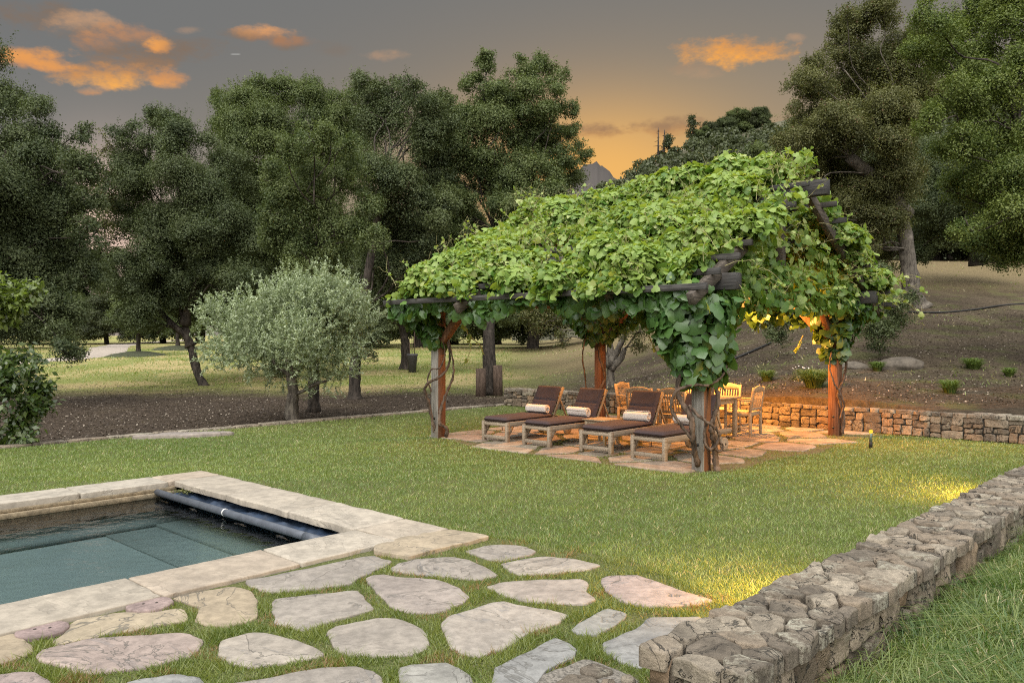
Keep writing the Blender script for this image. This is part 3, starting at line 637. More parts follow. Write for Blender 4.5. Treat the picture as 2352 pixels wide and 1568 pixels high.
def back_wall():
    rg = np.random.default_rng(8); Ht = .47
    L = 15.0 - .6; t_ = thing('stone_wall', 'low rubble stone wall behind the pergola holding back the slope', 'stone wall', E(15.85, .6), YAW)
    mb = MB(); mb.box((.2, L / 2, Ht / 2 - .02), (.34, L - .08, Ht - .04)); mb.build('core', M['mortar'], t_)
    mb = MB(); face_stones(mb, L, Ht - .06, (.045, L, 0), (0, -1, 0), (-1, 0, 0), (.14, .09, .42, .24), rg, .014, .06, .04)
    face_stones(mb, .4, Ht - .06, (.40, L - .045, 0), (-1, 0, 0), (0, 1, 0), (.14, .1, .3, .24), rg, .014, .06, .04)
    mb.build('wall_face', M['rubble'], t_)
    mb = MB()
    for k in range(2):
        for j, p in enumerate(voro(75, L / 2, .42, rg)):
            p = shrink(p, .005)[:, ::-1] + (-.01, k * L / 2)
            slab(mb, p, Ht - .07, Ht + rg.uniform(-.008, .008), .012, lambda V: V, .008, rg.random(), .07, .01, 0, j % 30, 2)
    mb.build('capping', M['captop'], t_)
back_wall()
rg = np.random.default_rng(3); t_ = thing('stone_edging', 'thin pale stone edging along the far side of the lawn', 'edging', E(0, 14.95), YAW)
mb = MB(); s = -14.0
while s < 15.7:
    L = rg.uniform(.4, .9); P_ = np.array([(s, 0), (s + L - .01, rg.uniform(-.02, .02)), (s + L - .01, .24 + rg.uniform(-.03, .03)), (s, .24)]); slab(mb, P_, -.45, .05 + rg.uniform(-.02, .01), .015, lambda V: V, .006, rg.random(), .09, .012, 0, 4, 2); s += L
mb.build('edging_stone', M['captop'], t_)
mb = MB(); x, y, z = G(415, 996, .06); slab(mb, np.array([(-.85, -.1), (.2, -.2), (.95, -.05), (.7, .22), (-.3, .25)]), -.2, .07, .03, lambda V: V, .012, .8, .07, .02, 1, 5, 2); o = mb.build('flat_rock', M['flag']); o.location = (x, y, 0); o.rotation_euler = (0, 0, .35); tag(o, 'flat pale rock lying on the stone edging at the left of the lawn', 'rock')

# ---------------------------------------------------------------- patio under the pergola
PAT = (9.35, 15.8, 5.15, 11.1)
rg = np.random.default_rng(21); mb = MB(); bnd = [(9.5, 5.35), (10.2, 5.1), (11.4, 5.2), (12.6, 4.9), (13.6, 5.2), (14.6, 5.2), (15.85, 5.0), (15.85, 11.2), (12.5, 11.1), (9.9, 10.8), (9.35, 9.9), (9.25, 8.4), (9.2, 7.0), (9.25, 6.0)]
slab(mb, np.array([En(a, b) for a, b in bnd]), -.05, .006, .004, lambda V: V, .001, .5, .2, .05, 1); tag(mb.build('patio_ground', M['patio_soil']), kind='structure')
PATP = resample(chaikin(np.array([En(a, b) for a, b in bnd]), 1), .2)
mb = MB(); PAT_STONES = []
for k, p in enumerate(voro(58, 6.65, 6.6, rg)):
    p = shrink(p, .055 + rg.random() * .05) + (9.2, 4.6); c = p.mean(0); x, y = En(p[:, 0], p[:, 1])
    if not inside(PATP, np.array([En(*c)[0]]), np.array([En(*c)[1]]))[0]: continue
    q = slab(mb, np.column_stack([x, y]), -.03, .022, .01, lambda V: V, .004, rg.random(), .06, .03, 2, k % 30, 1.5); PAT_STONES.append(q)
tag(mb.build('patio', M['patio_stone']), kind='structure')

# ---------------------------------------------------------------- grass
def blades(mb, x, y, z, h, wd, lean, rnd, rg, seg=1):
    n = len(x); th = rg.random(n) * 2 * pi; dx, dy = np.cos(th) * wd / 2, np.sin(th) * wd / 2
    ln = rg.normal(size=(n, 2)) * (lean * h)[:, None]
    b0 = np.column_stack([x - dx, y - dy, z]); b1 = np.column_stack([x + dx, y + dy, z])
    tp = np.column_stack([x + ln[:, 0], y + ln[:, 1], z + h * (1 - .25 * np.minimum(1, lean))])
    if seg == 1:
        V = np.stack([b0, b1, tp], 1).reshape(-1, 3); mb.add(V, np.arange(n * 3).reshape(-1, 3), rnd)
    else:
        k = .55; mid = np.column_stack([x + ln[:, 0] * .3, y + ln[:, 1] * .3, z + h * .72]); o_ = np.column_stack([dx, dy, 0 * dx]) * .7
        V = np.stack([b0, b1, mid + o_, mid - o_, tp], 1).reshape(-1, 3); i = np.arange(n) * 5
        mb.add(V, [np.stack([i, i + 1, i + 2, i + 3], 1), np.stack([i + 3, i + 2, i + 4], 1)], 0.5)
        mb.r[-2] = rnd; mb.r[-1] = rnd
def on_stone(x, y):
    m = np.zeros(len(x), bool)
    for p in STONE_POLYS: m |= inside(p, x, y)
    a, b = toE(x, y); m |= (a > -4.3) & (a < 5.0) & (b > 5.38) & (b < 10.27)
    return m
def on_patio(x, y): return inside(PATP, x, y)
rg = np.random.default_rng(77)
# spread blades so that they are as dense in the picture as they need to be: nearer patches get more, finer blades
def frustum(n, y0, y1, p=1.0, r0=-.70, r1=.70):
    y = (y0 ** -p + rg.random(n) * (y1 ** -p - y0 ** -p)) ** (-1 / p); return rg.uniform(r0, r1, n) * y, y
mb = MB()
for (n, ya, yb, pw) in ((460000, 3.6, 22.5, 1.05), (140000, 10.0, 24, .6)):
    x, y = frustum(n, ya, yb, pw); a, b = toE(x, y)
    k = (a < LAWN_E1 + .02) & (b < LAWN_E2 - .02) & ~((a > 2.85) & (b < wallB(a) + .02)) & ~((a < 2.9) & (b < 1.5) & (y > 30)) & ~on_stone(x, y) & ~on_patio(x, y)
    # in the flagstone area only the joint grass grows
    pav = inside(np.array([G(u, v)[:2] for u, v in ((-900, 1700), (-700, 1460), (858, 1262), (1010, 1215), (1130, 1235), (1260, 1255), (1450, 1290), (1660, 1385), (1700, 1700))]), x, y)
    x, y = x[k & ~pav], y[k & ~pav]; pt = np.column_stack([x, y])
    patch = sn(pt, .22, 4, 3); fine = sn(pt, 1.6, 6, 2)
    h = np.clip(rg.normal(.030, .009, len(x)) * (1 + .25 * fine), .012, .08); wd = np.clip(.0010 * y, .0045, .015) * rg.uniform(.7, 1.2, len(x))
    rnd = np.clip(.40 + .36 * patch + .20 * fine + rg.normal(0, .22, len(x)), 0, .84); dry = rg.random(len(x)) < .035 + .05 * (patch > .45); rnd[dry] = .95
    blades(mb, x, y, np.zeros(len(x)), h, wd, np.full(len(x), .55), rnd, rg)
tag(mb.build('lawn_grass', M['grass']), 'short mown lawn grass', None, None, 'stuff')
mb = MB(); x, y = frustum(330000, 3.3, 9.5, 1.4, -.70, .33)
pav = inside(np.array([G(u, v)[:2] for u, v in ((-1500, 2400), (-900, 1460), (858, 1262), (1010, 1210), (1130, 1230), (1260, 1248), (1450, 1282), (1690, 1380), (1760, 2400))]), x, y)
k = pav & ~on_stone(x, y); a, b = toE(x, y); k &= ~((b > 5.25) & (a < 4.3) & (a > 1.0) & (rg.random(len(x)) < .96)) & ~((a > 2.85) & (b < wallB(a) + .02)); x, y = x[k], y[k]; pt = np.column_stack([x, y])
cl = sn(pt, 2.2, 14, 3); k = rg.random(len(x)) < np.clip(.55 + .5 * cl, .12, 1); x, y, cl, pt = x[k], y[k], cl[k], pt[k]
h = np.clip(rg.normal(.034, .013, len(x)) * (1 + .5 * cl), .010, .10); rnd = np.clip(.45 + .25 * sn(pt, 1.1, 15, 2) + rg.normal(0, .2, len(x)), 0, .84); rnd[(sn(pt, 1.7, 19, 2) > .35) & (rg.random(len(x)) < .45)] = .95
blades(mb, x, y, np.zeros(len(x)), h, rg.uniform(.004, .007, len(x)), np.full(len(x), .6), rnd, rg)
# patio joints
a, b = rg.uniform(9.2, 15.8, 60000), rg.uniform(4.4, 11.2, 60000); x, y = En(a, b); k = on_patio(x, y)
for p in PAT_STONES: k &= ~inside(p, x, y)
x, y = x[k], y[k]; k = rg.random(len(x)) < np.clip(.5 + .6 * sn(np.column_stack([x, y]), .5, 3, 2), .1, 1); x, y = x[k], y[k]
blades(mb, x, y, np.zeros(len(x)), np.clip(rg.normal(.035, .015, len(x)), .01, .09), rg.uniform(.008, .015, len(x)), np.full(len(x), .6), np.clip(rg.normal(.6, .25, len(x)), 0, .84), rg)
tag(mb.build('joint_grass', M['joint_grass']), 'tufty grass growing in the joints between the paving stones', None, None, 'stuff')
# tall wild grass outside the wall
mb = MB(); nc = 1150; a = rg.uniform(2.4, 11.0, nc); b = wallA(a) - .09 - np.abs(rg.normal(0, 1.35, nc)) * rg.random(nc) ** .35; cx, cy_ = En(a, b)
k = (cy_ > 1.1) & (cx / np.maximum(cy_, .1) > .05) & (cx / np.maximum(cy_, .1) < 1.2); cx, cy_, b = cx[k], cy_[k], b[k]
for X0, Y0, B0 in zip(cx, cy_, b):
    n = int(rg.integers(150, 300)); sp_ = rg.uniform(.05, .16); hgt = rg.uniform(.14, .36) * (1.15 if rg.random() < .2 else 1) * np.clip(.62 + (WALL_A - B0) * .6, .62, 1.12)
    dr = rg.normal(size=2) * .5; x = X0 + rg.normal(0, sp_, n); y = Y0 + rg.normal(0, sp_, n); h = hgt * rg.uniform(.5, 1.15, n); ln = rg.normal(size=(n, 2)) * .38 + dr
    base = rg.uniform(.0, .75); rn = np.clip(base + rg.normal(0, .18, n), 0, .84); rn[rg.random(n) < .06] = .95; wd = rg.uniform(.0016, .0038, n) 
    th = rg.random(n) * 2 * pi; d2 = np.column_stack([np.cos(th), np.sin(th), 0 * th]) * wd[:, None]; V = []
    for f, fz, ws in ((0, 0, 1), (.12, .45, .9), (.42, .80, .7), (1, .95, .0)):
        ctr = np.column_stack([x + ln[:, 0] * h * f, y + ln[:, 1] * h * f, +.02 + h * (fz - (.25 * f * f if f == 1 else 0))])
        V += [ctr - d2 * ws, ctr + d2 * ws] if ws > 0 else [ctr]
    V = np.stack(V, 1).reshape(-1, 3); i = np.arange(n) * 7
    mb.add(V, [np.stack([i, i + 1, i + 3, i + 2], 1), np.stack([i + 2, i + 3, i + 5, i + 4], 1), np.stack([i + 4, i + 5, i + 6], 1)], rn)
tag(mb.build('wild_grass', M['wild_grass']), 'tall unmown grass outside the stone wall', None, None, 'stuff')

# ================================================================== PERGOLA
PO = (9.65, 5.45)
LP = lambda a, b, z: (a - PO[0], b - PO[1], z)
SL = .55
def zr(a): a = np.asarray(a, float); return np.where(a <= 12.3, 2.47 + (a - 8.9) * SL, 4.34 - (a - 12.3) * SL)
per = thing('pergola', 'weathered timber pergola with a gabled roof of rafters and purlins over the patio', 'pergola', E(*PO), YAW)
posts = [(9.65, 5.45), (9.72, 10.83), (14.95, 5.66), (14.8, 10.95)]
for k, (a, b) in enumerate(posts):
    mb = MB(); mb.beam(LP(a, b, -.05), LP(a, b, 2.44), .19, .19, (1, 0, 0)); po_ = mb.build('post', M['post_wood'] if k < 2 else M['stained_wood'], per, bevel=.006)
    for z in (.16, .36):
        for s in ((-1, 0), (0, -1)):
            x, y, _ = LP(a, b, 0); d_ = .095
            mb = MB(); mb.tube([(x + s[0] * (d_ - .002), y + s[1] * (d_ - .002), z), (x + s[0] * (d_ + .008), y + s[1] * (d_ + .008), z), (x + s[0] * (d_ + .014), y + s[1] * (d_ + .014), z)], [.022, .022, .012], 10)
            if s == (-1, 0) or k == 2: mb.build('bolt', M['iron'], po_)
for a in (9.65, 14.88):
    mb = MB(); mb.beam(LP(a, 4.90, 2.54), LP(a, 11.4, 2.54), .16, .22, rnd=.4); mb.build('eave_plate', M['beam_wood'], per, bevel=.004)
for b in (5.52, 10.88):
    mb = MB(); mb.beam(LP(9.73, b, 2.53), LP(14.80, b, 2.53), .13, .18, rnd=.5); mb.build('tie_beam', M['rafter_wood'], per, bevel=.004)
    mb = MB(); mb.beam(LP(12.3, b, 2.62), LP(12.3, b, 4.02), .12, .12, (0, 1, 0)); mb.build('king_post', M['rafter_wood'], per, bevel=.008)
mb = MB(); mb.beam(LP(12.3, 4.76, 4.13), LP(12.3, 11.55, 4.13), .14, .24, rnd=.4); mb.build('ridge_beam', M['beam_wood'], per, bevel=.004)
for b in (5.15, 6.55, 8.0, 9.43, 10.75):
    for s in (-1, 1):
        e = 12.3 + s * (3.44 if b in (5.15, 9.43) else 3.28); mb = MB(); mb.beam(LP(12.3 + s * .075, b, float(zr(12.3)) - .19), LP(e, b, float(zr(e)) - .17), .10, .16); mb.build('rafter', M['rafter_wood'], per, bevel=.004)
for s in (-1, 1):
    for k in range(9):
        a = 12.3 + s * (3.38 - k * .395); ov = RNG.uniform(-.1, .12)
        mb = MB(); mb.beam(LP(a, 4.88 + ov, float(zr(a)) - .042), LP(a, 11.35 + RNG.uniform(-.1, .1), float(zr(a)) - .042), .055, .085, (-SL * -s if False else 0, 0, 1)); mb.build('purlin', M['beam_wood'], per, bevel=.004)
for k, (a, b) in enumerate(posts):
    sa, sb = (1 if a < 12 else -1), (1 if b < 8 else -1)
    for d_ in ((sa, 0), (0, sb)):
        mb = MB(); mb.beam(LP(a + d_[0] * .09, b + d_[1] * .09, 1.72), LP(a + d_[0] * .74, b + d_[1] * .74, 2.42), .11, .13, (d_[0], d_[1], -1)); mb.build('knee_brace', M['stained_wood'], per, bevel=.008)
# lamps hung inside the roof, shining down on the patio
def lamp(loc, aim, power, ang, lab, col=(1.0, .39, .075)):
    t_ = thing('pergola_lamp', lab, 'lamp', loc, 0, 'lamps under the pergola roof')
    d_ = np.array(aim, float) - np.array(loc); d_ /= np.linalg.norm(d_)
    mb = MB(); mb.tube([-d_ * .10, -d_ * .02, d_ * .05], [.02, .038, .042], 14); mb.build('lamp_housing', M['iron'], t_, smooth=False)
    mb = MB(); mb.tube([d_ * .046, d_ * .054], [.034, .030], 14); mb.build('lamp_lens', M['lamp_glass'], t_)
    l = bpy.data.lights.new('lamp_light', 'SPOT'); l.energy = power; l.spot_size = radians(ang); l.spot_blend = .55; l.color = col; l.shadow_soft_size = .04
    o = bpy.data.objects.new('lamp_light', l); C.objects.link(o); o.parent = t_; o.location = d_ * .07; o.rotation_euler = Vector(d_).to_track_quat('-Z', 'Y').to_euler()
lamp(E(12.3, 6.6, 3.15), E(13.6, 6.2, 0), 240, 150, 'small lamp hidden in the vines at the gable end near the dining table')
lamp(E(12.3, 9.3, 3.15), E(12.3, 9.0, 0), 330, 150, 'small lamp hidden in the vines above the two loungers furthest left')
lamp(E(13.7, 8.0, 2.75), E(16.2, 6.8, 0.2), 950, 125, 'small lamp under the rear roof slope aimed at the rubble wall')
mb = None
def wall_lamp(a, lab):
    t_ = thing('wall_lamp', lab, 'lamp', E(a, wallB(a) + .08, .30), YAW, 'step lamps on the lawn side of the stone wall')
    mb = MB(); mb.box((0, -.015, .03), (.16, .10, .02)); mb.box((0, -.055, 0), (.16, .02, .08)); mb.build('lamp_hood', M['iron'], t_, bevel=.003)
    mb = MB(); mb.box((0, -.01, .014), (.12, .05, .01)); mb.build('lamp_lens', M['lamp_glass'], t_)
    l = bpy.data.lights.new('lamp_light', 'SPOT'); l.energy = 85 if a < 7 else 150; l.spot_size = radians(150); l.spot_blend = .8; l.color = (1, .52, .09); l.shadow_soft_size = .05
    o = bpy.data.objects.new('lamp_light', l); C.objects.link(o); o.parent = t_; o.location = (0, .05, 0); o.rotation_euler = (radians(52), 0, 0)
wall_lamp(10.2, 'small lamp behind the stone wall casting the far glow on the grass'); wall_lamp(5.1, 'small lamp behind the stone wall casting the nearer glow on the grass')

# ---------------------------------------------------------------- grapevine
vine = thing('grapevine', 'lush green grapevine covering the pergola roof and hanging down its posts', 'vine', E(*PO), YAW)
VL = np.array([(0, .40, .05), (0, 0, 0), (.27, -.15, -.03), (.50, .06, -.10), (.54, .34, -.10), (.38, .50, -.02), (.33, .74, -.06), (0, 1.02, -.12), (-.33, .74, -.06), (-.38, .50, -.02), (-.54, .34, -.10), (-.50, .06, -.10), (-.27, -.15, -.03)])
VLF = np.array([(0, i, i + 1 if i < 12 else 1) for i in range(1, 13)])
rg = np.random.default_rng(40)
def vleaves(name, pts, nrm, droop, size, mat, base, sp=.2, nj=.75):
    pts = np.asarray(pts); nrm = np.broadcast_to(nrm, pts.shape); droop = np.broadcast_to(droop, pts.shape); A_, B_, Z_ = pts[:, 0] + PO[0], pts[:, 1] + PO[1], pts[:, 2]
    base = np.broadcast_to(base, (len(pts),))
    bare = ((A_ < 10.15) & (B_ < 5.32) & (Z_ > 2.34) & (Z_ < 2.98)) | ((np.abs(A_ - 12.3) < .5) & (B_ < 5.45) & (Z_ > 3.9) & (Z_ < 4.42)) | ((np.abs(A_ - 11.2) < .2) & (B_ < 5.2)) | ((A_ > 14.7) & (A_ < 15.2) & (B_ < 5.2) & (Z_ > 2.4) & (Z_ < 2.75))
    k = ~bare | (rg.random(len(pts)) < .06); pts, nrm, droop, base = pts[k], nrm[k], droop[k], base[k]
    n = len(pts); nn = nrm + rg.normal(size=(n, 3)) * nj; tt = droop + rg.normal(size=(n, 3)) * .6
    cl = sn(pts, .9, 31, 2); rnd = np.clip(base + .16 * cl + rg.normal(0, sp, n), 0, .84); rnd[rg.random(n) < .05] = .95
    sz_ = np.where(rg.random(n) < .3, .55, 1.12); size = size * sz_
    mb = MB(); mb.leaves(pts, nn, tt, size * rg.uniform(.5, 1.45, n), VL, VLF, rnd); return mb.build(name, mat, vine, smooth=False)
# where bare timber shows through the leaves (found by following the line of sight to the roof plane)
def roofhit(u, v):
    r = np.array([(u - CU) / F, 1, (CV - v) / F]); da = A1[0] * r[0] + A1[1] * r[1]
    t_ = (2.47 - 8.9 * SL - H) / (r[2] - SL * da); p = r * t_; a, b = toE(p[0], p[1]); return a, b
holes = [(*roofhit(u, v), ra, rb) for u, v, ra, rb in ((1268, 573, .24, .6), (1290, 600, .30, .45), (1350, 478, .26, .5), (1400, 470, .16, .55), (1225, 515, .2, .35), (1262, 548, .16, .36), (1460, 463, .14, .6), (1120, 668, .16, .42), (1640, 640, .5, .35), (1700, 570, .3, .25), (1785, 450, .6, .28), (1805, 420, .5, .28), (1560, 662, .09, .5), (1430, 668, .06, .3))]
def roofmask(a, b):
    k = np.ones(len(a), bool)
    for ha, hb, ra, rb in holes: k &= ~((((np.where(a < ha, (a - ha) * .42, a - ha)) / ra) ** 2 + ((b - hb) / rb) ** 2 < rg.uniform(.6, 1.3, len(a))) & (rg.random(len(a)) < .93))
    return k
n = 27000; a, b = rg.uniform(8.72, 12.45, n), rg.uniform(4.98, 11.2, n); k = roofmask(a, b) & ~((a < 9.05) & (sn(np.column_stack([b * .8, b * 0]), .42, 17, 2) + np.where((b > 9.4) | (b < 7.2), .45, -.35) > 0) & (rg.random(n) < .93)); a, b = a[k], b[k]
hump = .11 + .15 * sn(np.column_stack([a, b]), .42, 7, 3) + .16 * np.clip((a - 10.5) / 1.8, 0, 1) * np.clip((7.6 - b) / 1.5, 0, 1)
k = sn(np.column_stack([a, b]), 1.15, 57, 2) > -.62 + .35 * (rg.random(len(a)) - .5); a, b, hump = a[k], b[k], hump[k]
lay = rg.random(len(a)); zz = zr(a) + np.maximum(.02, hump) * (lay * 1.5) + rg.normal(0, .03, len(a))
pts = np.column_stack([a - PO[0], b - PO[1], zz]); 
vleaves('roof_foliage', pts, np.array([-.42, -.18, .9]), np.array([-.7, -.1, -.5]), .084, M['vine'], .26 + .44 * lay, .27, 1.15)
CP = []; CNn = []; CL = []
def clump(a, b, z, r, n, flat=.75):
    d = rv(rg, n); d[:, 2] = np.where(d[:, 2] < -.25, -d[:, 2], d[:, 2]); q = np.column_stack([a + 0 * d[:, 0], b + 0 * d[:, 0], z + 0 * d[:, 0]]) + d * r * np.array([1, 1, flat]) * rg.uniform(.6, 1.05, n)[:, None]
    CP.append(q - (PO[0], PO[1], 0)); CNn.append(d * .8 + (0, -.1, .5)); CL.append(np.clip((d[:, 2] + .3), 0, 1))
for k in range(85):
    a = 8.95 + 3.5 * rg.random(); b = rg.uniform(5.0, 10.9)
    if not roofmask(np.array([a - .3]), np.array([b]))[0]: continue
    r = rg.uniform(.22, .46); clump(a, b, float(zr(a)) + rg.uniform(.0, .14), r, int(520 * r * r / .1))
for k in range(26): a = rg.uniform(12.2, 15.6); r = rg.uniform(.22, .42); clump(a, rg.uniform(4.9, 8), float(zr(a)) + rg.uniform(0, .12), r, int(420 * r * r / .1))
for k in range(16):
    a = 9.1 + 6.4 * (k + rg.random() * .8) / 16; r = rg.uniform(.2, .38)
    if abs(a - 12.25) > .45 and not (12.6 < a < 13.5): clump(a, 5.08 + rg.uniform(-.10, .12), float(zr(a)) - .04 + rg.uniform(-.12, .08), r, int(430 * r * r / .1), .9)
for k in range(16):
    b = 5.55 + 5.1 * k / 16; clump(rg.uniform(11.9, 12.5), b + rg.uniform(-.2, .2), 4.36 + .22 * max(0, 1 - abs(b - 6.1) / 2.2) + rg.uniform(-.06, .05), rg.uniform(.26, .40), 430)
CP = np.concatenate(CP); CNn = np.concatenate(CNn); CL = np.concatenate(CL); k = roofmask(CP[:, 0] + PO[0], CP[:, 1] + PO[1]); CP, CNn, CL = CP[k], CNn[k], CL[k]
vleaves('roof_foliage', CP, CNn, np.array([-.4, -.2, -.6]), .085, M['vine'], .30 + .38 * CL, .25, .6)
n = 9500; a, b = rg.uniform(12.2, 15.9, n), rg.uniform(4.95, 11.3, n); k = rg.random(n) < np.where(b < 6, .9, .8); a, b = a[k], b[k]
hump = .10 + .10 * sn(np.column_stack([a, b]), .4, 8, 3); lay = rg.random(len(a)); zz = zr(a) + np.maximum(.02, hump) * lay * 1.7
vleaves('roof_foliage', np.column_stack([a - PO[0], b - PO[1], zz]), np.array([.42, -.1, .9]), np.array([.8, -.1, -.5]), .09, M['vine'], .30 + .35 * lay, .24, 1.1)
# gable end facing right
n = 4600; a, b = rg.uniform(9.1, 15.7, n), 5.2 - np.abs(rg.normal(0, .14, n)) + .2; lo = 2.22 + .12 * sn(np.column_stack([a, b]), .6, 3, 2); z = lo + (zr(a) + .05 - lo) * rg.random(n)
gap = ((np.abs(a - 12.3) < .75) & (z > 2.95) & (z < 4.1)) | ((a > 12.3) & (np.abs(z - (zr(a) - .24)) < .24) & (a < 14.2)) | ((a < 9.95) & (z > 2.40) & (z < 2.75)) | ((a < 11.9) & (a > 10.1) & (np.abs(z - (zr(a) - .1)) < .1) & (np.sin(a * 14) > .2))
k = ~gap | (rg.random(n) < .10); a, b, z = a[k], b[k], z[k]
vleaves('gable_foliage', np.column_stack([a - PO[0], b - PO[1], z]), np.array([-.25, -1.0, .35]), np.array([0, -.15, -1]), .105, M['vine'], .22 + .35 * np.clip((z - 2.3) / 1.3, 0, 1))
# fringe hanging below the near eave and the far one
n = 2600; b = rg.uniform(5.2, 11.4, n); a = rg.uniform(8.99, 9.8, n); dep = .22 + .16 * sn(np.column_stack([b, b * 0]), .5, 4, 3); z = zr(a) - .10 - np.abs(rg.random(n)) * np.maximum(.05, dep) ; k = rg.random(n) < np.where((b > 9.4) & (b < 10.6), .35, .95); a, b, z = a[k], b[k], z[k]
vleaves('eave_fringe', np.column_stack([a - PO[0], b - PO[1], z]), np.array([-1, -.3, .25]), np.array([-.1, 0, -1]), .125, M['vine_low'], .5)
n = 900; b = rg.uniform(5.2, 11.2, n); a = rg.uniform(14.7, 15.8, n); z = zr(a) - .1 - rg.random(n) * .3
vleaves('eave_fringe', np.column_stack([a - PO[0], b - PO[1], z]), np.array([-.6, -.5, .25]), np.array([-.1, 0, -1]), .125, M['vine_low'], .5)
n = 1500; a, b = rg.uniform(9.2, 15.3, n), rg.uniform(5.4, 11.1, n); z = zr(a) - .05 - np.abs(rg.normal(0, .12, n))
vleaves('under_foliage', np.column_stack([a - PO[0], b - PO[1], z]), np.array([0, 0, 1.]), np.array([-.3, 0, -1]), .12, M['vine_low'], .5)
def drape(a, b, z0, z1, r0, r1, n, da=0, db=0, size=.13, pw=1.0):
    t = rg.random(n) ** .8; th = rg.random(n) * 2 * pi; r = (r0 + (r1 - r0) * t ** pw) * (1 + .18 * sn(np.column_stack([np.cos(th), np.sin(th), t * 2]), .8, int(a * 10), 2)) * np.sqrt(rg.uniform(.35, 1, n))
    pts = np.column_stack([a - PO[0] + da * t + np.cos(th) * r, b - PO[1] + db * t + np.sin(th) * r, z0 + (z1 - z0) * t])
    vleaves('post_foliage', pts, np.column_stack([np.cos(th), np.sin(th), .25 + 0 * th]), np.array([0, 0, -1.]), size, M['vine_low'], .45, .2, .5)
drape(9.65, 5.45, 1.22, 2.55, .22, .80, 1150, -.10, .15, .14, .8)
drape(9.72, 10.83, 1.68, 2.45, .16, .52, 420, -.25, .42)
drape(14.95, 5.66, 1.42, 2.45, .16, .62, 520, 0, -.05)
drape(14.8, 10.95, 1.72, 2.5, .3, .95, 600, -.2, -.05)
# woody trunks twining up the posts, drawn as curves beside each post
toL = lambda p: (lambda ab: np.array([ab[0] - PO[0], ab[1] - PO[1], p[2]]))(toE(p[0], p[1]))
def trunk(pts, rad, name='vine_trunk'):
    c = curve([toL(Wd(u, v, d)) for u, v, d in pts], 7); n_ = len(c); c = c + rg.normal(0, .004, c.shape)
    mb = MB(); mb.tube(c, np.linspace(rad[0], rad[1], n_) * .66 * (1 + .12 * np.sin(np.arange(n_) * 1.3 + rg.random() * 6)), 8, .5, .08); mb.build(name, M['vine_bark'], vine, smooth=True)
dn = 10.62
trunk([(1603, 1068, dn + .1), (1594, 1030, dn), (1590, 990, dn - .1), (1586, 955, dn - .12), (1566, 925, dn - .08), (1556, 895, dn), (1562, 865, dn + .05), (1575, 840, dn + .05), (1590, 800, dn)], (.062, .05))
trunk([(1592, 1010, dn - .08), (1563, 975, dn - .05), (1543, 940, dn - .05), (1548, 905, dn - .1), (1580, 886, dn - .16), (1625, 884, dn - .18), (1655, 868, dn - .1), (1668, 840, dn)], (.036, .024))
trunk([(1648, 1082, dn + .1), (1643, 1050, dn + .08), (1640, 1010, dn + .02), (1634, 985, dn - .02), (1640, 955, dn), (1650, 925, dn), (1645, 885, dn + .05), (1640, 840, dn + .1)], (.07, .035))
trunk([(1583, 930, dn - .12), (1605, 955, dn - .2), (1632, 975, dn - .2), (1650, 992, dn - .15), (1648, 1015, dn - .12), (1636, 1030, dn - .12), (1622, 1024, dn - .14), (1618, 1000, dn - .16), (1622, 975, dn - .16)], (.034, .028))
trunk([(1638, 1030, dn - .1), (1655, 1035, dn - .08), (1660, 1022, dn - .08), (1650, 1012, dn - .1)], (.028, .018))
dl = 14.35
trunk([(1000, 1000, dl + .15), (993, 965, dl), (984, 925, dl - .05), (975, 895, dl - .08), (985, 878, dl - .1), (1005, 868, dl - .12), (1025, 850, dl - .05), (1033, 820, dl), (1028, 780, dl + .05)], (.045, .03))
trunk([(1024, 1002, dl), (1026, 985, dl - .05), (1010, 970, dl - .12), (1012, 945, dl - .12), (1022, 910, dl - .05), (1036, 880, dl), (1042, 850, dl), (1038, 815, dl), (1030, 780, dl)], (.055, .02))
trunk([(990, 900, dl), (982, 870, dl), (992, 848, dl - .05), (1010, 845, dl - .12), (1022, 815, dl - .05), (1018, 780, dl)], (.024, .018))
dr = 14.7
trunk([(1934, 996, dr), (1938, 960, dr), (1930, 925, dr - .05), (1926, 900, dr - .1), (1938, 870, dr), (1944, 830, dr), (1940, 780, dr)], (.05, .03))
trunk([(1930, 960, dr - .1), (1938, 930, dr - .1), (1928, 900, dr - .12), (1916, 880, dr - .15), (1905, 840, dr - .1), (1912, 800, dr)], (.03, .02))
db_ = 18.1
trunk([(1366, 950, db_), (1372, 905, db_), (1390, 870, db_), (1384, 840, db_), (1376, 810, db_), (1378, 770, db_)], (.055, .035))
trunk([(1352, 950, db_), (1343, 860, db_ - .1), (1338, 820, db_ - .1), (1345, 770, db_)], (.03, .022))
# loose shoots: thin stems with small leaves and tendrils
SM = MB(); SV = []
def shoot(p0, dirv, L, nleaf, rad=.0045, sag=.5, lsz=.06):
    d = np.array(dirv, float); d /= np.linalg.norm(d); k = 7; pts = [np.array(p0, float)]
    for i in range(k): d = d + rg.normal(0, .16, 3) + np.array([0, 0, -sag / k]); d /= np.linalg.norm(d); pts.append(pts[-1] + d * L / k)
    c = curve(pts, 3); SM.tube(c, np.linspace(rad, rad * .4, len(c)), 4, rg.random(), 0, False)
    for i in range(nleaf): q = c[int(rg.integers(len(c) // 3, len(c)))]; SV.append((q, lsz * rg.uniform(.5, 1.2)))
    for i in range(2):
        q = c[int(rg.integers(len(c) // 2, len(c)))]; e = rg.normal(0, 1, 3); SM.tube([q, q + e * .05, q + e * .08 + (0, 0, .04), q + e * .09 + rg.normal(0, .03, 3)], [.003, .0025, .002, .0015], 4, .3, 0, False)
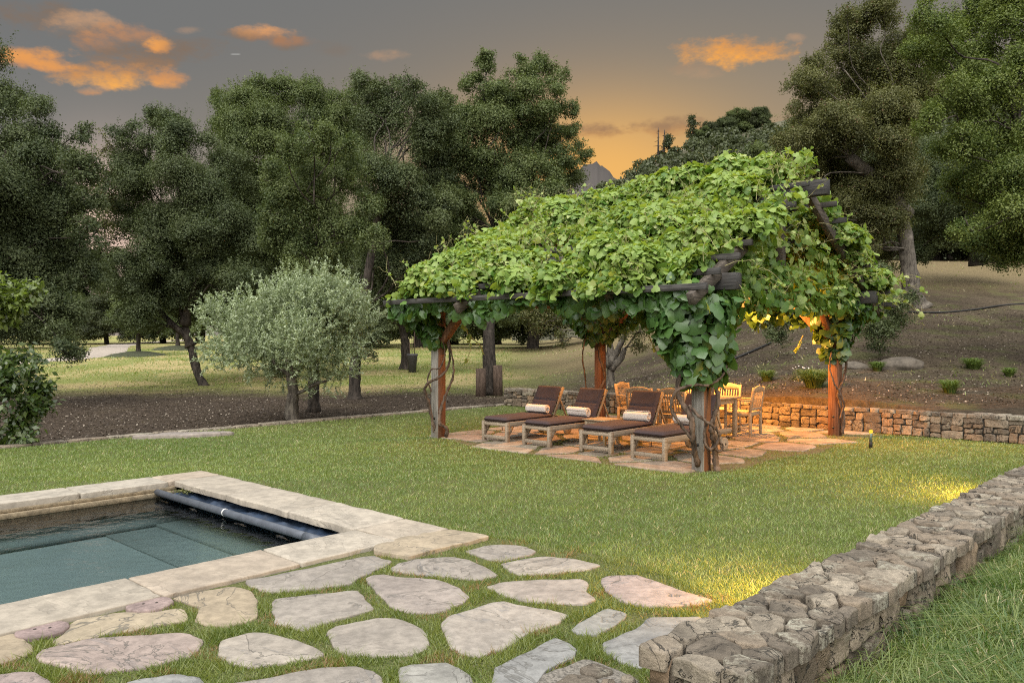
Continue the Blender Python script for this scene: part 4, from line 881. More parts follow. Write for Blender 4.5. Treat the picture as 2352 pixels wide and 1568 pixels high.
for i in range(300):
    b = rg.uniform(4.9, 11.4); a = rg.uniform(8.8, 12.4) if i > 50 else rg.uniform(11.6, 12.5); shoot(LP(a, b, float(zr(a)) + .18), (rg.normal(-.2, .6), rg.normal(0, .6), rg.uniform(.4, 1.2)), rg.uniform(.25, .6), 5, .0045, .6)
for i in range(40):
    a = rg.uniform(9, 15.6); shoot(LP(a, 5.0, rg.uniform(2.5, float(zr(a)))), (rg.normal(0, .5), -1, rg.normal(.1, .4)), rg.uniform(.25, .6), 5, .0045, .9)
for i in range(12): shoot(LP(15.6 + rg.uniform(-.4, .3), 5.0 + rg.uniform(-.1, .4), 2.55 + rg.uniform(0, .4)), (.7, -.6, .15), rg.uniform(.4, .95), 6, .005, .5, .09)
SM.build('tendril', M['stem'], vine, smooth=True)['kind'] = 'stuff'
q = np.array([s[0] for s in SV]); vleaves('shoot_leaves', q, np.array([-.3, -.3, .8]), np.array([0, 0, -.6]), 1.0, M['vine'], .75) if False else None
mb = MB(); mb.leaves(q, rg.normal(size=(len(q), 3)) + (-.3, -.3, .8), rg.normal(size=(len(q), 3)) + (0, 0, -.5), np.array([s[1] for s in SV]), VL, VLF, np.clip(rg.normal(.72, .15, len(q)), 0, .95)); mb.build('shoot_leaves', M['vine'], vine)
for pts_, lz in (([(1062, 735, 14.2), (1075, 770, 14.2), (1080, 800, 14.15), (1072, 830, 14.1)], .10), ([(1080, 775, 14.2), (1100, 790, 14.1), (1112, 815, 14.1)], .04), ([(1490, 770, 12.2), (1500, 792, 12.2), (1512, 812, 12.1), (1538, 826, 12)], .05), ([(1845, 770, 14.6), (1836, 790, 14.6), (1828, 806, 14.6)], .07)):
    c = curve([toL(Wd(*p)) for p in pts_], 6); mb = MB(); mb.tube(c, np.linspace(.012, .006, len(c)), 5); mb.build('hanging_shoot', M['stem'], vine, smooth=True)
    n = 9; q = c[rg.integers(2, len(c), n)]; mb = MB(); mb.leaves(q, rg.normal(size=(n, 3)) + (-1, -.5, 0), rg.normal(size=(n, 3)) * .5 + (0, 0, -1), lz * rg.uniform(.6, 1.2, n), VL, VLF, rg.uniform(.6, .84, n)); mb.build('shoot_leaves', M['vine'], vine)

# ================================================================== FURNITURE
def rotm(ang, ax):
    c, s = cos(ang), sin(ang)
    return np.array([[1, 0, 0], [0, c, -s], [0, s, c]]) if ax == 0 else np.array([[c, 0, s], [0, 1, 0], [-s, 0, c]]) if ax == 1 else np.array([[c, -s, 0], [s, c, 0], [0, 0, 1]])
def cushion(L, Wd_, T_, segs, seed):
    """flat padded cushion, x 0..L, y +-W/2, z 0..T, softly domed, with cross seams"""
    nx, ny = 40, 18; r = np.linspace(0, 1, nx); s = np.linspace(-1, 1, ny); V = []; 
    xx, yy = np.meshgrid(r * L, s * Wd_ / 2, indexing='ij'); ex = np.minimum(xx, L - xx); ey = Wd_ / 2 - np.abs(yy)
    prof = lambda e: np.clip(1 - np.maximum(0, 1 - e / (T_ * .55)) ** 2, 0, 1) ** .5
    dome = prof(ex) * prof(ey); seam = np.ones_like(xx)
    for k in range(1, segs): seam *= 1 - .22 * np.exp(-((xx - L * k / segs) / .018) ** 2)
    wr = .05 * T_ * sn(np.column_stack([xx.ravel(), yy.ravel()]), 2.4, seed, 2).reshape(xx.shape)
    top = T_ * .5 + T_ * .5 * dome * seam + wr * dome; bot = T_ * .5 - T_ * .5 * dome
    Vt = np.column_stack([xx.ravel(), yy.ravel(), top.ravel()]); Vb = np.column_stack([xx.ravel(), yy.ravel(), bot.ravel()])
    i = np.arange(nx - 1)[:, None] * ny; j = np.arange(ny - 1)[None]; q = np.stack([i + j, i + ny + j, i + ny + j + 1, i + j + 1], -1).reshape(-1, 4)
    return np.vstack([Vt, Vb]), [q, (q + nx * ny)[:, ::-1]]
TK = M['teak_grey']
def make_lounger():
    t_ = thing('sun_lounger', '', 'sun lounger')
    for s in (-1, 1):
        mb = MB(); mb.beam((0, s * .285, .30), (1.93, s * .285, .30), .032, .085); mb.build('side_rail', TK, t_, bevel=.005)
        mb = MB(); mb.beam((.035, s * .275, 0), (.035, s * .275, .335), .055, .075, (1, 0, 0)); mb.build('leg', TK, t_, bevel=.005)
        mb = MB(); V = [(.07, .262, .26), (.20, .262, .26), (.07, .262, .10), (.07, .288, .26), (.20, .288, .26), (.07, .288, .10)]; V = [(x, s * y, z) for x, y, z in V]; mb.add(V, [np.array([(0, 1, 2), (3, 5, 4)]), np.array([(0, 3, 4, 1), (1, 4, 5, 2), (2, 5, 3, 0)])]); mb.build('leg_bracket', TK, t_)
        mb = MB(); mb.beam((1.52, s * .275, .28), (1.66, s * .275, .10), .04, .085); wl = mb.build('wheel_bracket', TK, t_, bevel=.004)
        mb = MB(); mb.tube([(1.66, s * .285, .105), (1.66, s * .30, .105), (1.66, s * .335, .105), (1.66, s * .345, .105)], [.085, .105, .105, .088], 28); w_ = mb.build('wheel', TK, t_, smooth=False)
        mb = MB(); mb.tube([(1.66, s * .343, .105), (1.66, s * .352, .105)], .018, 10); mb.build('hub', M['iron'], w_)
    for x, z, h in ((.015, .295, .05), (.02, .07, .06)): mb = MB(); mb.beam((x, -.25, z), (x, .25, z), .025, h); mb.build('cross_rail', TK, t_, bevel=.004)
    mb = MB(); mb.beam((1.66, -.29, .105), (1.66, .29, .105), .03, .03); mb.build('axle', TK, t_, bevel=.004)
    mb = MB()
    for k in range(15): mb.beam((.09 + k * .082, -.268, .325), (.09 + k * .082, .268, .325), .058, .018)
    mb.build('deck_slat', TK, t_, bevel=.003)
    ang = radians(60); hx = 1.30; c, s_ = cos(ang), sin(ang); bk = lambda l, y, up=0: (hx + l * c - up * s_, y, .335 + l * s_ + up * c)
    mb = MB()
    for s in (-1, 1): mb.beam(bk(0, s * .26), bk(.62, s * .26), .03, .05, (-s_, 0, c))
    for k in range(7): mb.beam(bk(.04 + k * .09, -.245), bk(.04 + k * .09, .245), .05, .018, (-s_, 0, c))
    mb.build('backrest_frame', M['teak'], t_, bevel=.004)
    mb = MB()
    for s in (-1, 1): mb.beam(bk(.42, s * .22, -.03), (1.76, s * .22, .31), .025, .03)
    mb.beam((1.76, -.25, .31), (1.76, .25, .31), .025, .03); mb.build('back_support', M['teak'], t_, bevel=.003)
    V, fs = cushion(1.28, .55, .085, 2, 3); mb = MB(); mb.add(V + (.01, 0, .335), fs); mb.build('seat_cushion', M['fabric'], t_, smooth=True)
    V, fs = cushion(.60, .55, .085, 2, 4); R_ = rotm(-ang, 1); mb = MB(); mb.add(V @ R_.T + bk(-.0, 0, .03), fs); mb.build('back_cushion', M['fabric'], t_, smooth=True)
    mb = MB(); mb.tube([(.5, .262, .33), (.5, .27, .24), (.5, .265, .12)], .006, 5); mb.build('tie_strap', M['fabric'], t_)
    return t_
LG = [(9.93, 9.62, 0.02, 'leftmost of the four teak sun loungers, with its back to the rubble wall'), (9.93, 8.67, -.01, 'teak sun lounger with a brown cushion just left of the small side table'),
      (9.96, 7.47, .03, 'teak sun lounger with a brown cushion just right of the small side table'), (9.90, 6.47, -.02, 'rightmost teak sun lounger, partly hidden by the near pergola post')]
L0 = make_lounger()
def make_towel():
    th = np.linspace(0, 3.6 * 2 * pi, 90); r = .018 + .0175 * th / (2 * pi); r[-14:] += np.linspace(0, .004, 14); ys = np.array([-.225, -.21, -.1, 0, .1, .21, .225]); V = []
    for y in ys: V.append(np.column_stack([np.cos(th) * r * (1 + .02 * sin(y * 30)), y + .008 * np.sin(th * .7) + 0 * th, np.sin(th) * r * (.94 + .02 * cos(y * 22))]))
    n = len(th); i = np.arange(len(ys) - 1)[:, None] * n; j = np.arange(n - 1)[None]; mb = MB(); mb.add(np.concatenate(V), np.stack([i + j, i + j + 1, i + n + j + 1, i + n + j], -1).reshape(-1, 4))
    o = mb.build('rolled_towel', M['towel'], smooth=True); m = o.modifiers.new('thick', 'SOLIDIFY'); m.thickness = .013; m.offset = 0; return o
tw0 = make_towel()
for i, (a, b, rz, lab) in enumerate(LG):
    o = L0 if i == 0 else copy_tree(L0); o.location = E(a, b, .022); o.rotation_euler = (0, 0, YAW + rz); tag(o, lab, 'sun lounger', 'sun loungers on the patio')
    tw = tw0 if i == 0 else tw0.copy()
    if i: C.objects.link(tw)
    tw.location = E(a + 1.155, b, .022 + .335 + .085 + .072); tw.rotation_euler = (0, (0, .9, 2.2, .4)[i], YAW + rz + (.03, -.05, .06, 0)[i])
    tw.rotation_mode = 'XYZ'; tag(tw, ('white rolled towel on the leftmost sun lounger', 'white rolled towel on the lounger left of the small side table', 'white rolled towel on the lounger right of the small side table', 'white rolled towel on the rightmost lounger, half hidden behind the near post')[i], 'towel', 'rolled towels on the loungers')
t_ = thing('side_table', 'small square teak side table between two sun loungers', 'side table', E(10.95, 8.06, .022), YAW)
mb = MB()
for k in range(6): mb.beam((-.21 + k * .084, -.24, .41), (-.21 + k * .084, .24, .41), .078, .02)
mb.build('table_top', M['teak'], t_, bevel=.003)
for sx in (-1, 1):
    for sy in (-1, 1): mb = MB(); mb.beam((sx * .19, sy * .19, 0), (sx * .19, sy * .19, .40), .045, .045, (1, 0, 0)); mb.build('leg', M['teak'], t_, bevel=.004)
mb = MB(); [mb.beam((-.19, s * .20, .365), (.19, s * .20, .365), .02, .06) for s in (-1, 1)]; [mb.beam((s * .20, -.19, .365), (s * .20, .19, .365), .02, .06) for s in (-1, 1)]; mb.build('apron', M['teak'], t_, bevel=.003)
t_ = thing('dining_table', 'rectangular teak dining table by the rubble wall', 'table', E(13.1, 7.7, .022), YAW)
mb = MB()
for k in range(8): mb.beam((-.35 + k * .1, -.9, .715), (-.35 + k * .1, .9, .715), .094, .03)
mb.build('table_top', M['teak'], t_, bevel=.004)
for sx in (-1, 1):
    for sy in (-1, 1): mb = MB(); mb.beam((sx * .33, sy * .8, 0), (sx * .33, sy * .8, .70), .07, .07, (1, 0, 0)); mb.build('leg', M['teak'], t_, bevel=.005)
mb = MB(); [mb.beam((s * .33, -.8, .65), (s * .33, .8, .65), .025, .09) for s in (-1, 1)]; [mb.beam((-.33, s * .8, .65), (.33, s * .8, .65), .025, .09) for s in (-1, 1)]; mb.build('apron', M['teak'], t_, bevel=.004)
def make_chair():
    t_ = thing('dining_chair', '', 'chair'); TKn = M['teak']
    for s in (-1, 1):
        mb = MB(); mb.beam((.235, s * .26, 0), (.235, s * .26, .64), .045, .045, (1, 0, 0)); mb.build('leg', TKn, t_, bevel=.004)
        mb = MB(); mb.beam((-.235, s * .26, 0), (-.225, s * .26, .44), .04, .05, (1, 0, 0)); mb.beam((-.225, s * .26, .43), (-.30, s * .26, .89), .04, .048, (1, 0, 0)); mb.build('leg', TKn, t_, bevel=.004)
        mb = MB(); mb.beam((-.26, s * .26, .655), (.285, s * .26, .655), .055, .026); mb.build('armrest', TKn, t_, bevel=.006)
    mb = MB()
    for k in range(7): mb.beam((-.20 + k * .072, -.235, .43), (-.20 + k * .072, .235, .43), .058, .018)
    for s in (-1, 1): mb.beam((-.22, s * .245, .395), (.225, s * .245, .395), .022, .055)
    for x in (-.225, .23): mb.beam((x, -.24, .395), (x, .24, .395), .022, .055)
    mb.build('seat', TKn, t_, bevel=.003)
    mb = MB(); bx = lambda z: -.225 - (z - .43) * .163
    for k in range(8):
        y = -.185 + k * .0529; mb.beam((bx(.50), y, .50), (bx(.815), y, .815), .024, .012, (1, 0, 0))
    mb.beam((bx(.49), -.24, .49), (bx(.49), .24, .49), .026, .05)
    ny = 13; ys = np.linspace(-.255, .255, ny); arch = .055 * (1 - (ys / .255) ** 2) + .005; V = []
    for dx in (-.014, .014):
        V += [(bx(.80) + dx, y, .80) for y in ys] + [(bx(.87) + dx, y, .855 + a_) for y, a_ in zip(ys, arch)]
    i = np.arange(ny - 1); f = [np.stack([i, i + 1, i + ny + 1, i + ny], 1), np.stack([i + 2 * ny, i + 3 * ny, i + 3 * ny + 1, i + 2 * ny + 1], 1), np.stack([i + ny, i + ny + 1, i + 3 * ny + 1, i + 3 * ny], 1), np.stack([i, i + 2 * ny, i + 2 * ny + 1, i + 1], 1)]
    mb.add(V, f); mb.build('backrest', TKn, t_, bevel=.003)
    mb = MB(); [mb.beam((-.22, s * .25, .16), (.225, s * .25, .16), .02, .035) for s in (-1, 1)]; mb.beam((0, -.25, .16), (0, .25, .16), .02, .035); mb.build('stretcher', TKn, t_, bevel=.003)
    return t_
CH = [(13.30, 8.98, -pi / 2 + .12, 'leftmost teak dining chair, at the left end of the table'), (12.42, 8.12, 0.03, 'teak dining chair just behind the lounger right of the side table'),
      (12.40, 7.42, -.03, 'teak dining chair half hidden behind the twisted vine and near post'), (14.05, 8.25, pi, 'teak dining chair on the wall side of the table, mostly hidden by the near post'),
      (14.10, 7.52, pi + .05, 'teak dining chair facing the viewer across the table, just right of the near post'), (13.80, 6.92, pi / 2 + .10, 'rightmost teak dining chair, in full view with its back to the lawn')]
c0 = make_chair()
for i, (a, b, rz, lab) in enumerate(CH):
    o = c0 if i == 0 else copy_tree(c0); o.location = E(a, b, .022); o.rotation_euler = (0, 0, YAW + rz); tag(o, lab, 'chair', 'teak dining chairs')
# spot light stake on the lawn
x, y, _ = G(2000, 1030); t_ = thing('garden_light', 'short black and green stake light with a yellow glowing top on the lawn', 'garden light', (x, y, 0))
mb = MB(); mb.tube([(0, 0, 0), (0, 0, .11), (0, 0, .115)], [.028, .028, .02], 12); mb.build('base', M['hose'], t_)
mb = MB(); mb.tube([(0, 0, .11), (0, 0, .25), (0, 0, .255)], [.024, .024, .018], 12); mb.build('stem', M['greenmetal'], t_)
mb = MB(); mb.tube([(-.01, 0, .25), (0, 0, .275), (.012, 0, .30), (.015, 0, .31)], [.02, .032, .028, .01], 10); mb.build('lamp_head', M['lamp_glow'], t_)

# ================================================================== TREES
def crown_mesh(mb, lobes, rg, leaf0, cover, asp=.55, tw=.35, gapf=.35, gapt=-.25, shoots=.10):
    """lobes: (x,y,z,r). Leaf clusters fill an uneven shell of every lobe; noise opens gaps."""
    for li, (x, y, z, r) in enumerate(lobes):
        leaf = leaf0 * .66; c0 = np.array([x, y, z]); ns = int(np.clip(round(9 * (r / 1.0) ** .8), 5, 18))
        sd_ = rv(rg, ns); sd_[:, 2] = np.where(sd_[:, 2] < -.55, -sd_[:, 2], sd_[:, 2]); sr = r * rg.uniform(.30, .52, ns); sc = c0 + sd_ * (r * rg.uniform(.55, .86, ns))[:, None] * np.array([1, 1, .92])
        k = sn(sc, gapf, 61, 2) > gapt - .25; sd_, sr, sc = sd_[k], sr[k], sc[k]
        parts = [(c0, r * .72, 1.1, False)] + [(sc[q], sr[q], 2.5, True) for q in range(len(sr))]
        for (c, rr, cv, shell) in parts:
            N = int(pi * rr * rr * cover * .62 * cv / (leaf * leaf * asp * .5)); per_ = 22; nc = max(3, N // per_)
            d = rv(rg, nc)
            if shell: d[:, 2] = np.where((d[:, 2] < -.2) & (rg.random(nc) < .7), -d[:, 2], d[:, 2]); rad = rr * (.62 + .42 * rg.random(nc)) * (1 + .16 * sn(d, .6, li % 40, 2))
            else: rad = rr * rg.random(nc) ** .5
            cc = c + d * rad[:, None] * np.array([1, 1, .85])
            idx = np.repeat(np.arange(nc), per_); off = np.clip(rg.normal(size=(len(idx), 3)), -1.6, 1.6) * (.05 + .10 * rr) 
            sh = (rg.random(nc) < shoots * .9) & (d[:, 2] > .1) & shell; e = d * .6 + np.array([0, 0, .9]); L = rg.random(len(idx)) * np.minimum(rr * .9, .65)
            off = np.where(sh[idx][:, None], off * .3 + e[idx] * L[:, None], off)
            p = cc[idx] + off; n = len(p); cr = rg.normal(0, .10, nc) + rg.normal(0, .13)
            rnd = np.clip(.44 + cr[idx] + rg.normal(0, .17, n), 0, .84); rnd[rg.random(n) < .015] = .95
            nn = rg.normal(size=(n, 3)) * .55 + d[idx] * 1.0 + np.array([0, 0, .3]); tt = rg.normal(size=(n, 3)) + d[idx] * .4
            mb.leaves(p, nn, tt, leaf * rg.uniform(.6, 1.3, n), LEAF * np.array([asp * 1.5, 1, 1]), LEAFF, rnd)
def limb(mb, p0, p1, r0, r1, rg, k=6, bend=.07):
    p0, p1 = np.array(p0), np.array(p1); t = np.linspace(0, 1, k)[:, None]; L = np.linalg.norm(p1 - p0)
    pts = p0 + (p1 - p0) * t + rg.normal(size=(k, 3)) * L * bend * np.sin(t * pi) + np.array([0, 0, .12 * L]) * np.sin(t * pi) * .5
    mb.tube(curve(pts, 3), np.linspace(r0, r1, (k - 1) * 3 + 1) * .7, 6, .5, .06, False)
def tree(name, label, group, base, trunk_px, trad, lobes_px, d, mat, bark, leaf, cover=2.0, seed=0, jit=1.2, cat='tree', limbs=True, absl=None, **kw):
    rg = np.random.default_rng(seed + 500); base = np.array(base, float); t_ = thing(name, label, cat, tuple(base), 0, group)
    lobes = []
    for (u, v, r) in lobes_px:
        dd = d + rg.uniform(-1, 1) * jit; p = Wd(u, v, dd) - base; lobes.append((*p, r * dd / F))
    mb = MB(); crown_mesh(mb, lobes, rg, leaf, cover, **kw); cr = mb.build('crown', mat, t_)
    mb = MB(); tops = []
    for path in trunk_px:
        c = curve([Wd(u, v, dd) - base for (u, v, dd) in path], 5); rr = np.linspace(trad, trad * .5, len(c)); rr[:2] *= (1.35, 1.15); mb.tube(c, rr, 10, .5, .07); tops += [c[len(c) // 2], c[-1]]
    if limbs and tops:
        tops = np.array(tops)
        for l in lobes:
            j = np.argmin(np.linalg.norm(tops - np.array(l[:3]), axis=1) + (tops[:, 2] > l[2] + .5) * 3); r0 = min(trad * .4, .02 + .04 * l[3]); limb(mb, tops[j], l[:3], r0, .02, rg)
            for _ in range(4): e = rv(rg, 1)[0]; e[2] = abs(e[2]); limb(mb, l[:3], np.array(l[:3]) + e * l[3] * .85, .025, .008, rg, 5)
    if trunk_px: mb.build('trunk', bark, t_, smooth=True)
    return t_
def gp(u, v, d):                                     # foot of a tree: on the terrain under that direction
    x = (u - CU) / F * d; return (x, d, float(terrain(np.array([x]), np.array([d]))[0]) - .05)
B = M['bark']
OAKS = 'oaks behind the lawn'
b0 = gp(-90, 0, 22); tree('oak_tree', 'tall dark oak cut by the left edge of the photo', OAKS, b0, [[(-90, 860, 22), (-80, 700, 22), (-40, 560, 22), (20, 420, 22)]], .3,
     [(20,230,62),(85,300,70),(-60,280,110),(30,395,110),(140,360,55),(190,320,32),(-60,480,130),(85,500,105),(175,400,50),(190,455,34),(0,640,110),(100,640,85),(-90,640,120),(110,740,75),(150,815,45),(40,760,80),(60,560,100),(170,590,50),(-120,170,120),(200,400,40),(215,470,34),(205,545,46),(190,640,50),(210,610,40)], 22, M['oak'], B, .095, 2.1, 1, gapf=.4, gapt=-.35)
b0 = gp(470, 0, 30); tree('oak_tree', 'dark oak with a slender leaning forked trunk left of the round olive tree', OAKS, b0, [[(470, 893, 30), (452, 850, 30), (437, 790, 30), (422, 735, 30), (405, 640, 30), (390, 520, 30)], [(438, 795, 30), (425, 768, 30), (390, 740, 30), (350, 690, 30.3)], [(425, 745, 30), (435, 690, 29.8), (470, 600, 29.5)]], .17,
     [(300,325,45),(345,285,32),(385,300,48),(425,340,65),(335,420,78),(440,440,88),(520,400,75),(300,520,72),(400,560,100),(520,550,90),(290,640,68),(380,680,75),(460,660,70),(340,735,50),(545,670,65),(250,590,38),(250,660,40),(290,740,36),(270,400,28),(330,680,50),(420,720,40),(360,610,70),(470,560,70),(500,720,50),(350,770,24)], 30, M['oak'], B, .105, 2.1, 2)
b0 = gp(640, 0, 34); tree('oak_tree', 'broad tall oak behind the round olive tree', OAKS, b0, [[(640, 860, 34), (642, 700, 34), (650, 520, 34), (660, 380, 34)]], .35,
     [(600,215,42),(560,260,58),(640,230,55),(690,220,46),(740,240,52),(600,330,90),(700,330,100),(520,300,48),(500,232,24),(620,450,100),(560,520,90),(800,255,58),(780,350,80),(700,480,90),(560,620,80),(660,600,90),(760,600,80),(560,720,60),(640,720,70),(740,700,70),(520,640,70),(600,790,50),(700,800,50),(780,760,50)], 34, M['oak_light'], B, .11, 2.1, 3)
b0 = gp(720, 945, 20.5); tree('oak_tree', 'lighter green oak standing directly behind the round olive tree', OAKS, b0, [[(720, 948, 20.5), (721, 880, 20.6), (722, 790, 21.0), (728, 680, 21.5), (725, 600, 21.6)]], .15,
     [(720,330,46),(662,350,42),(780,345,40),(640,420,52),(720,420,78),(800,420,58),(690,500,78),(650,560,58),(770,540,68),(840,480,38),(720,610,68),(622,500,38),(850,560,40),(690,310,26),(760,312,26)], 20.5, M['oak_light'], B, .085, 2.1, 4, .9)
b0 = gp(815, 920, 24.5); tree('oak_tree', 'dark oak with a short straight trunk just right of the olive trunk', OAKS, b0, [[(815, 922, 24.5), (815, 870, 24.5), (822, 760, 24.5), (850, 600, 24.5), (880, 420, 24.5)]], .20,
     [(845,232,55),(900,212,46),(952,225,46),(985,240,30),(880,310,78),(960,330,78),(860,420,80),(935,470,88),(880,560,80),(960,600,78),(840,620,58),(900,690,58),(870,770,44),(840,820,24),(1000,500,58),(990,400,60),(1010,290,45),(1020,240,30),(960,270,60)], 25, M['oak'], B, .095, 2.1, 5)
b0 = gp(1125, 0, 26.5); tree('oak_tree', 'tallest oak rising left of the gap to the sunset, its pale trunk behind the pergola', OAKS, b0, [[(1124, 905, 26.5), (1125, 850, 26.5), (1122, 760, 26.5), (1125, 640, 26.8), (1138, 540, 27.2)]], .26,
     [(1122,130,20),(1120,160,28),(1080,195,36),(1140,215,48),(1200,175,34),(1195,140,16),(1250,165,36),(1285,200,36),(1300,250,28),(1230,250,68),(1150,300,88),(1060,290,58),(1270,330,52),(1040,380,70),(1130,420,88),(1000,330,60),(1010,450,60),(1160,440,70),(1200,340,60),(1290,420,50),(1230,520,60),(1230,400,62),(1300,372,40),(1345,362,24),(1030,470,70),(1180,500,68),(1250,450,42),(1080,540,78),(1310,310,26),(1020,565,60),(1120,600,70),(1030,235,24),(1330,335,18)], 27, M['oak_light'], M['bark'], .10, 2.5, 6, gapf=.45, gapt=-.55)
b0 = gp(930, 0, 38); tree('oak_tree', 'dark oak behind the plant pot with stakes, left of the pergola', OAKS, b0, [[(930, 855, 38), (932, 800, 38), (925, 740, 38), (940, 640, 38)]], .26,
     [(980,640,70),(920,700,66),(1050,650,70),(1000,720,56),(880,640,60),(870,720,50),(1100,690,58),(1160,720,48),(940,560,80),(1060,560,80),(1190,660,60),(1250,640,60),(1040,760,30)], 38, M['oak'], B, .115, 2.0, 7)
gapt_ = bpy.data.objects['oak_tree.001']; gb = np.array(gapt_.location); rg = np.random.default_rng(9); mb = MB(); mt = MB()
for (u, v, r, n_) in ((228, 380, 46, 70), (226, 440, 46, 80), (214, 500, 48, 80), (235, 530, 40, 70), (250, 330, 40, 50), (200, 440, 36, 50)):
    c = Wd(u, v, 29.5) - gb; R_ = r * 29.5 / F
    for k in range(n_ // 6):
        q0 = c + rv(rg, 1)[0] * R_ * .4 + (.3, 0, -.3); q1 = c + rv(rg, 1)[0] * R_ * rg.uniform(.7, 1.2); mt.tube(curve([q0, (q0 + q1) / 2 + rg.normal(0, .08, 3), q1], 3), np.linspace(.016, .006, 7), 4, .5, 0, False)
        n = 55; p = q0 + (q1 - q0) * rg.uniform(.25, 1.05, n)[:, None] + rg.normal(0, .085, (n, 3)); mb.leaves(p, rg.normal(size=(n, 3)), rg.normal(size=(n, 3)), .075 * rg.uniform(.6, 1.3, n), LEAF, LEAFF, np.clip(rg.normal(.4, .2, n), 0, .84))
mb.build('crown', M['oak_brown'], gapt_); mt.build('twig', B, gapt_)['kind'] = 'stuff'
# two small trees far out on the meadow
for (u, v, d, lob, lab) in ((318, 806, 50, [(300,752,34),(335,745,38),(270,735,28),(365,750,30),(320,715,40),(290,700,30),(350,705,30)], 'small round tree alone on the meadow beside the gravel path'), (408, 790, 58, [(395,740,34),(430,735,36),(380,752,22),(415,700,34),(445,755,24)], 'small tree further out on the meadow, behind the leaning oak trunk')):
    x, y, z = gp(u, v, d); tree('meadow_tree', lab, 'small meadow trees', (x, y, z), [[(u, CV + (H - z) / d * F, d), (u, v - 30, d), (u + 2, v - 70, d)]], .16, lob, d, M['oak_light'], B, .17, 1.6, int(u), 1.0)
    m_ = MB(); th = np.arange(24) / 24 * 2 * pi; V = [(0, 0, .28)] + [(cos(a_) * r, sin(a_) * r, zz) for r, zz in ((.6, .24), (1.5, .08), (2.0, -.1)) for a_ in th]
    f3 = [(0, 1 + k, 1 + (k + 1) % 24) for k in range(24)]; f4 = [(1 + k + 24 * j, 1 + k + 24 * (j + 1), 1 + (k + 1) % 24 + 24 * (j + 1), 1 + (k + 1) % 24 + 24 * j) for j in range(2) for k in range(24)]
    m_.add(np.array(V), [np.array(f3), np.array(f4)]); o = m_.build('mound', M['wild_earth'], smooth=True); o.location = (x, y, z + .05); tag(o, None, None, None, 'structure')
# the round olive tree
ob = gp(672, 966, 17.7); ob = (ob[0], ob[1], -.15)
rg = np.random.default_rng(91); t_ = thing('olive_tree', 'rounded grey green olive tree on the mulch at the lawn edge', 'tree', ob)
cen = np.array(Wd(668, 762, 17.9)) - ob; lobs = [(*cen, 1.25)]
for k in range(34):
    e = rv(rg, 1)[0]; e[2] = e[2] * .85 - .02; lobs.append((*(cen + e * (1.68, 1.5, .98) * rg.uniform(.78, 1.10)), rg.uniform(.36, .66)))
mb = MB()
for (x, y, z, r) in lobs:
    nc = int(95 * r * r / .25); d = rv(rg, nc); cc = np.array([x, y, z]) + d * r * rg.uniform(.4, 1.06, nc)[:, None]; per_ = 28
    dirn = d * .7 + rg.normal(0, .45, (nc, 3)) + (0, 0, .75); dirn /= np.linalg.norm(dirn, axis=1)[:, None]; L = rg.uniform(.14, .36, nc) * np.where(rg.random(nc) < .12, 1.7, 1); idx = np.repeat(np.arange(nc), per_); tpos = np.tile(np.arange(per_) / per_, nc)
    p = cc[idx] + dirn[idx] * (tpos * L[idx])[:, None]; n = len(p); rnd = np.clip(.45 + rg.normal(0, .16, nc)[idx] + rg.normal(0, .2, n), 0, .84)
    mb.leaves(p, rg.normal(size=(n, 3)) + (0, 0, .5), dirn[idx] * .8 + rg.normal(size=(n, 3)) * .75, .062 * rg.uniform(.7, 1.3, n), LEAF * (.55, 1, 1), LEAFF, rnd)
mb.build('crown', M['olive'], t_)
mb = MB(); mb.tube(curve([Wd(u, v, 17.7) - ob for u, v in ((672, 972), (670, 935), (674, 900), (668, 870), (662, 810))], 5), np.linspace(.15, .09, 21) * 1.0, 10, .5, .12)
limb(mb, Wd(676, 905, 17.7) - ob, Wd(760, 868, 17.5) - ob, .06, .04, rg); limb(mb, Wd(668, 870, 17.7) - ob, Wd(600, 800, 17.7) - ob, .06, .03, rg); limb(mb, Wd(668, 870, 17.7) - ob, Wd(720, 780, 17.9) - ob, .06, .03, rg)
mb.build('trunk', M['bark_pale'], t_, smooth=True)
# small multi-stemmed tree right behind the wall
b0 = gp(1402, 885, 23.5); tree('olive_tree', 'small forked olive tree on the slope behind the rear pergola post', None, b0, [[(1402, 892, 23.5), (1402, 850, 23.5), (1398, 835, 23.5)], [(1398, 840, 23.5), (1380, 800, 23.4), (1368, 760, 23.3)], [(1400, 838, 23.5), (1418, 805, 23.6), (1440, 760, 23.6)], [(1402, 845, 23.5), (1425, 825, 23.4), (1435, 800, 23.3)], [(1400, 838, 23.5), (1402, 800, 23.7), (1395, 750, 23.8)]], .13,
     [(1250,745,46),(1330,735,50),(1400,735,56),(1465,765,44),(1215,720,40),(1500,745,40),(1290,785,26),(1470,800,24),(1300,700,50),(1440,700,50)], 23.5, M['oak_brown'], M['bark_pale'], .085, 1.0, 12, gapt=-.1)
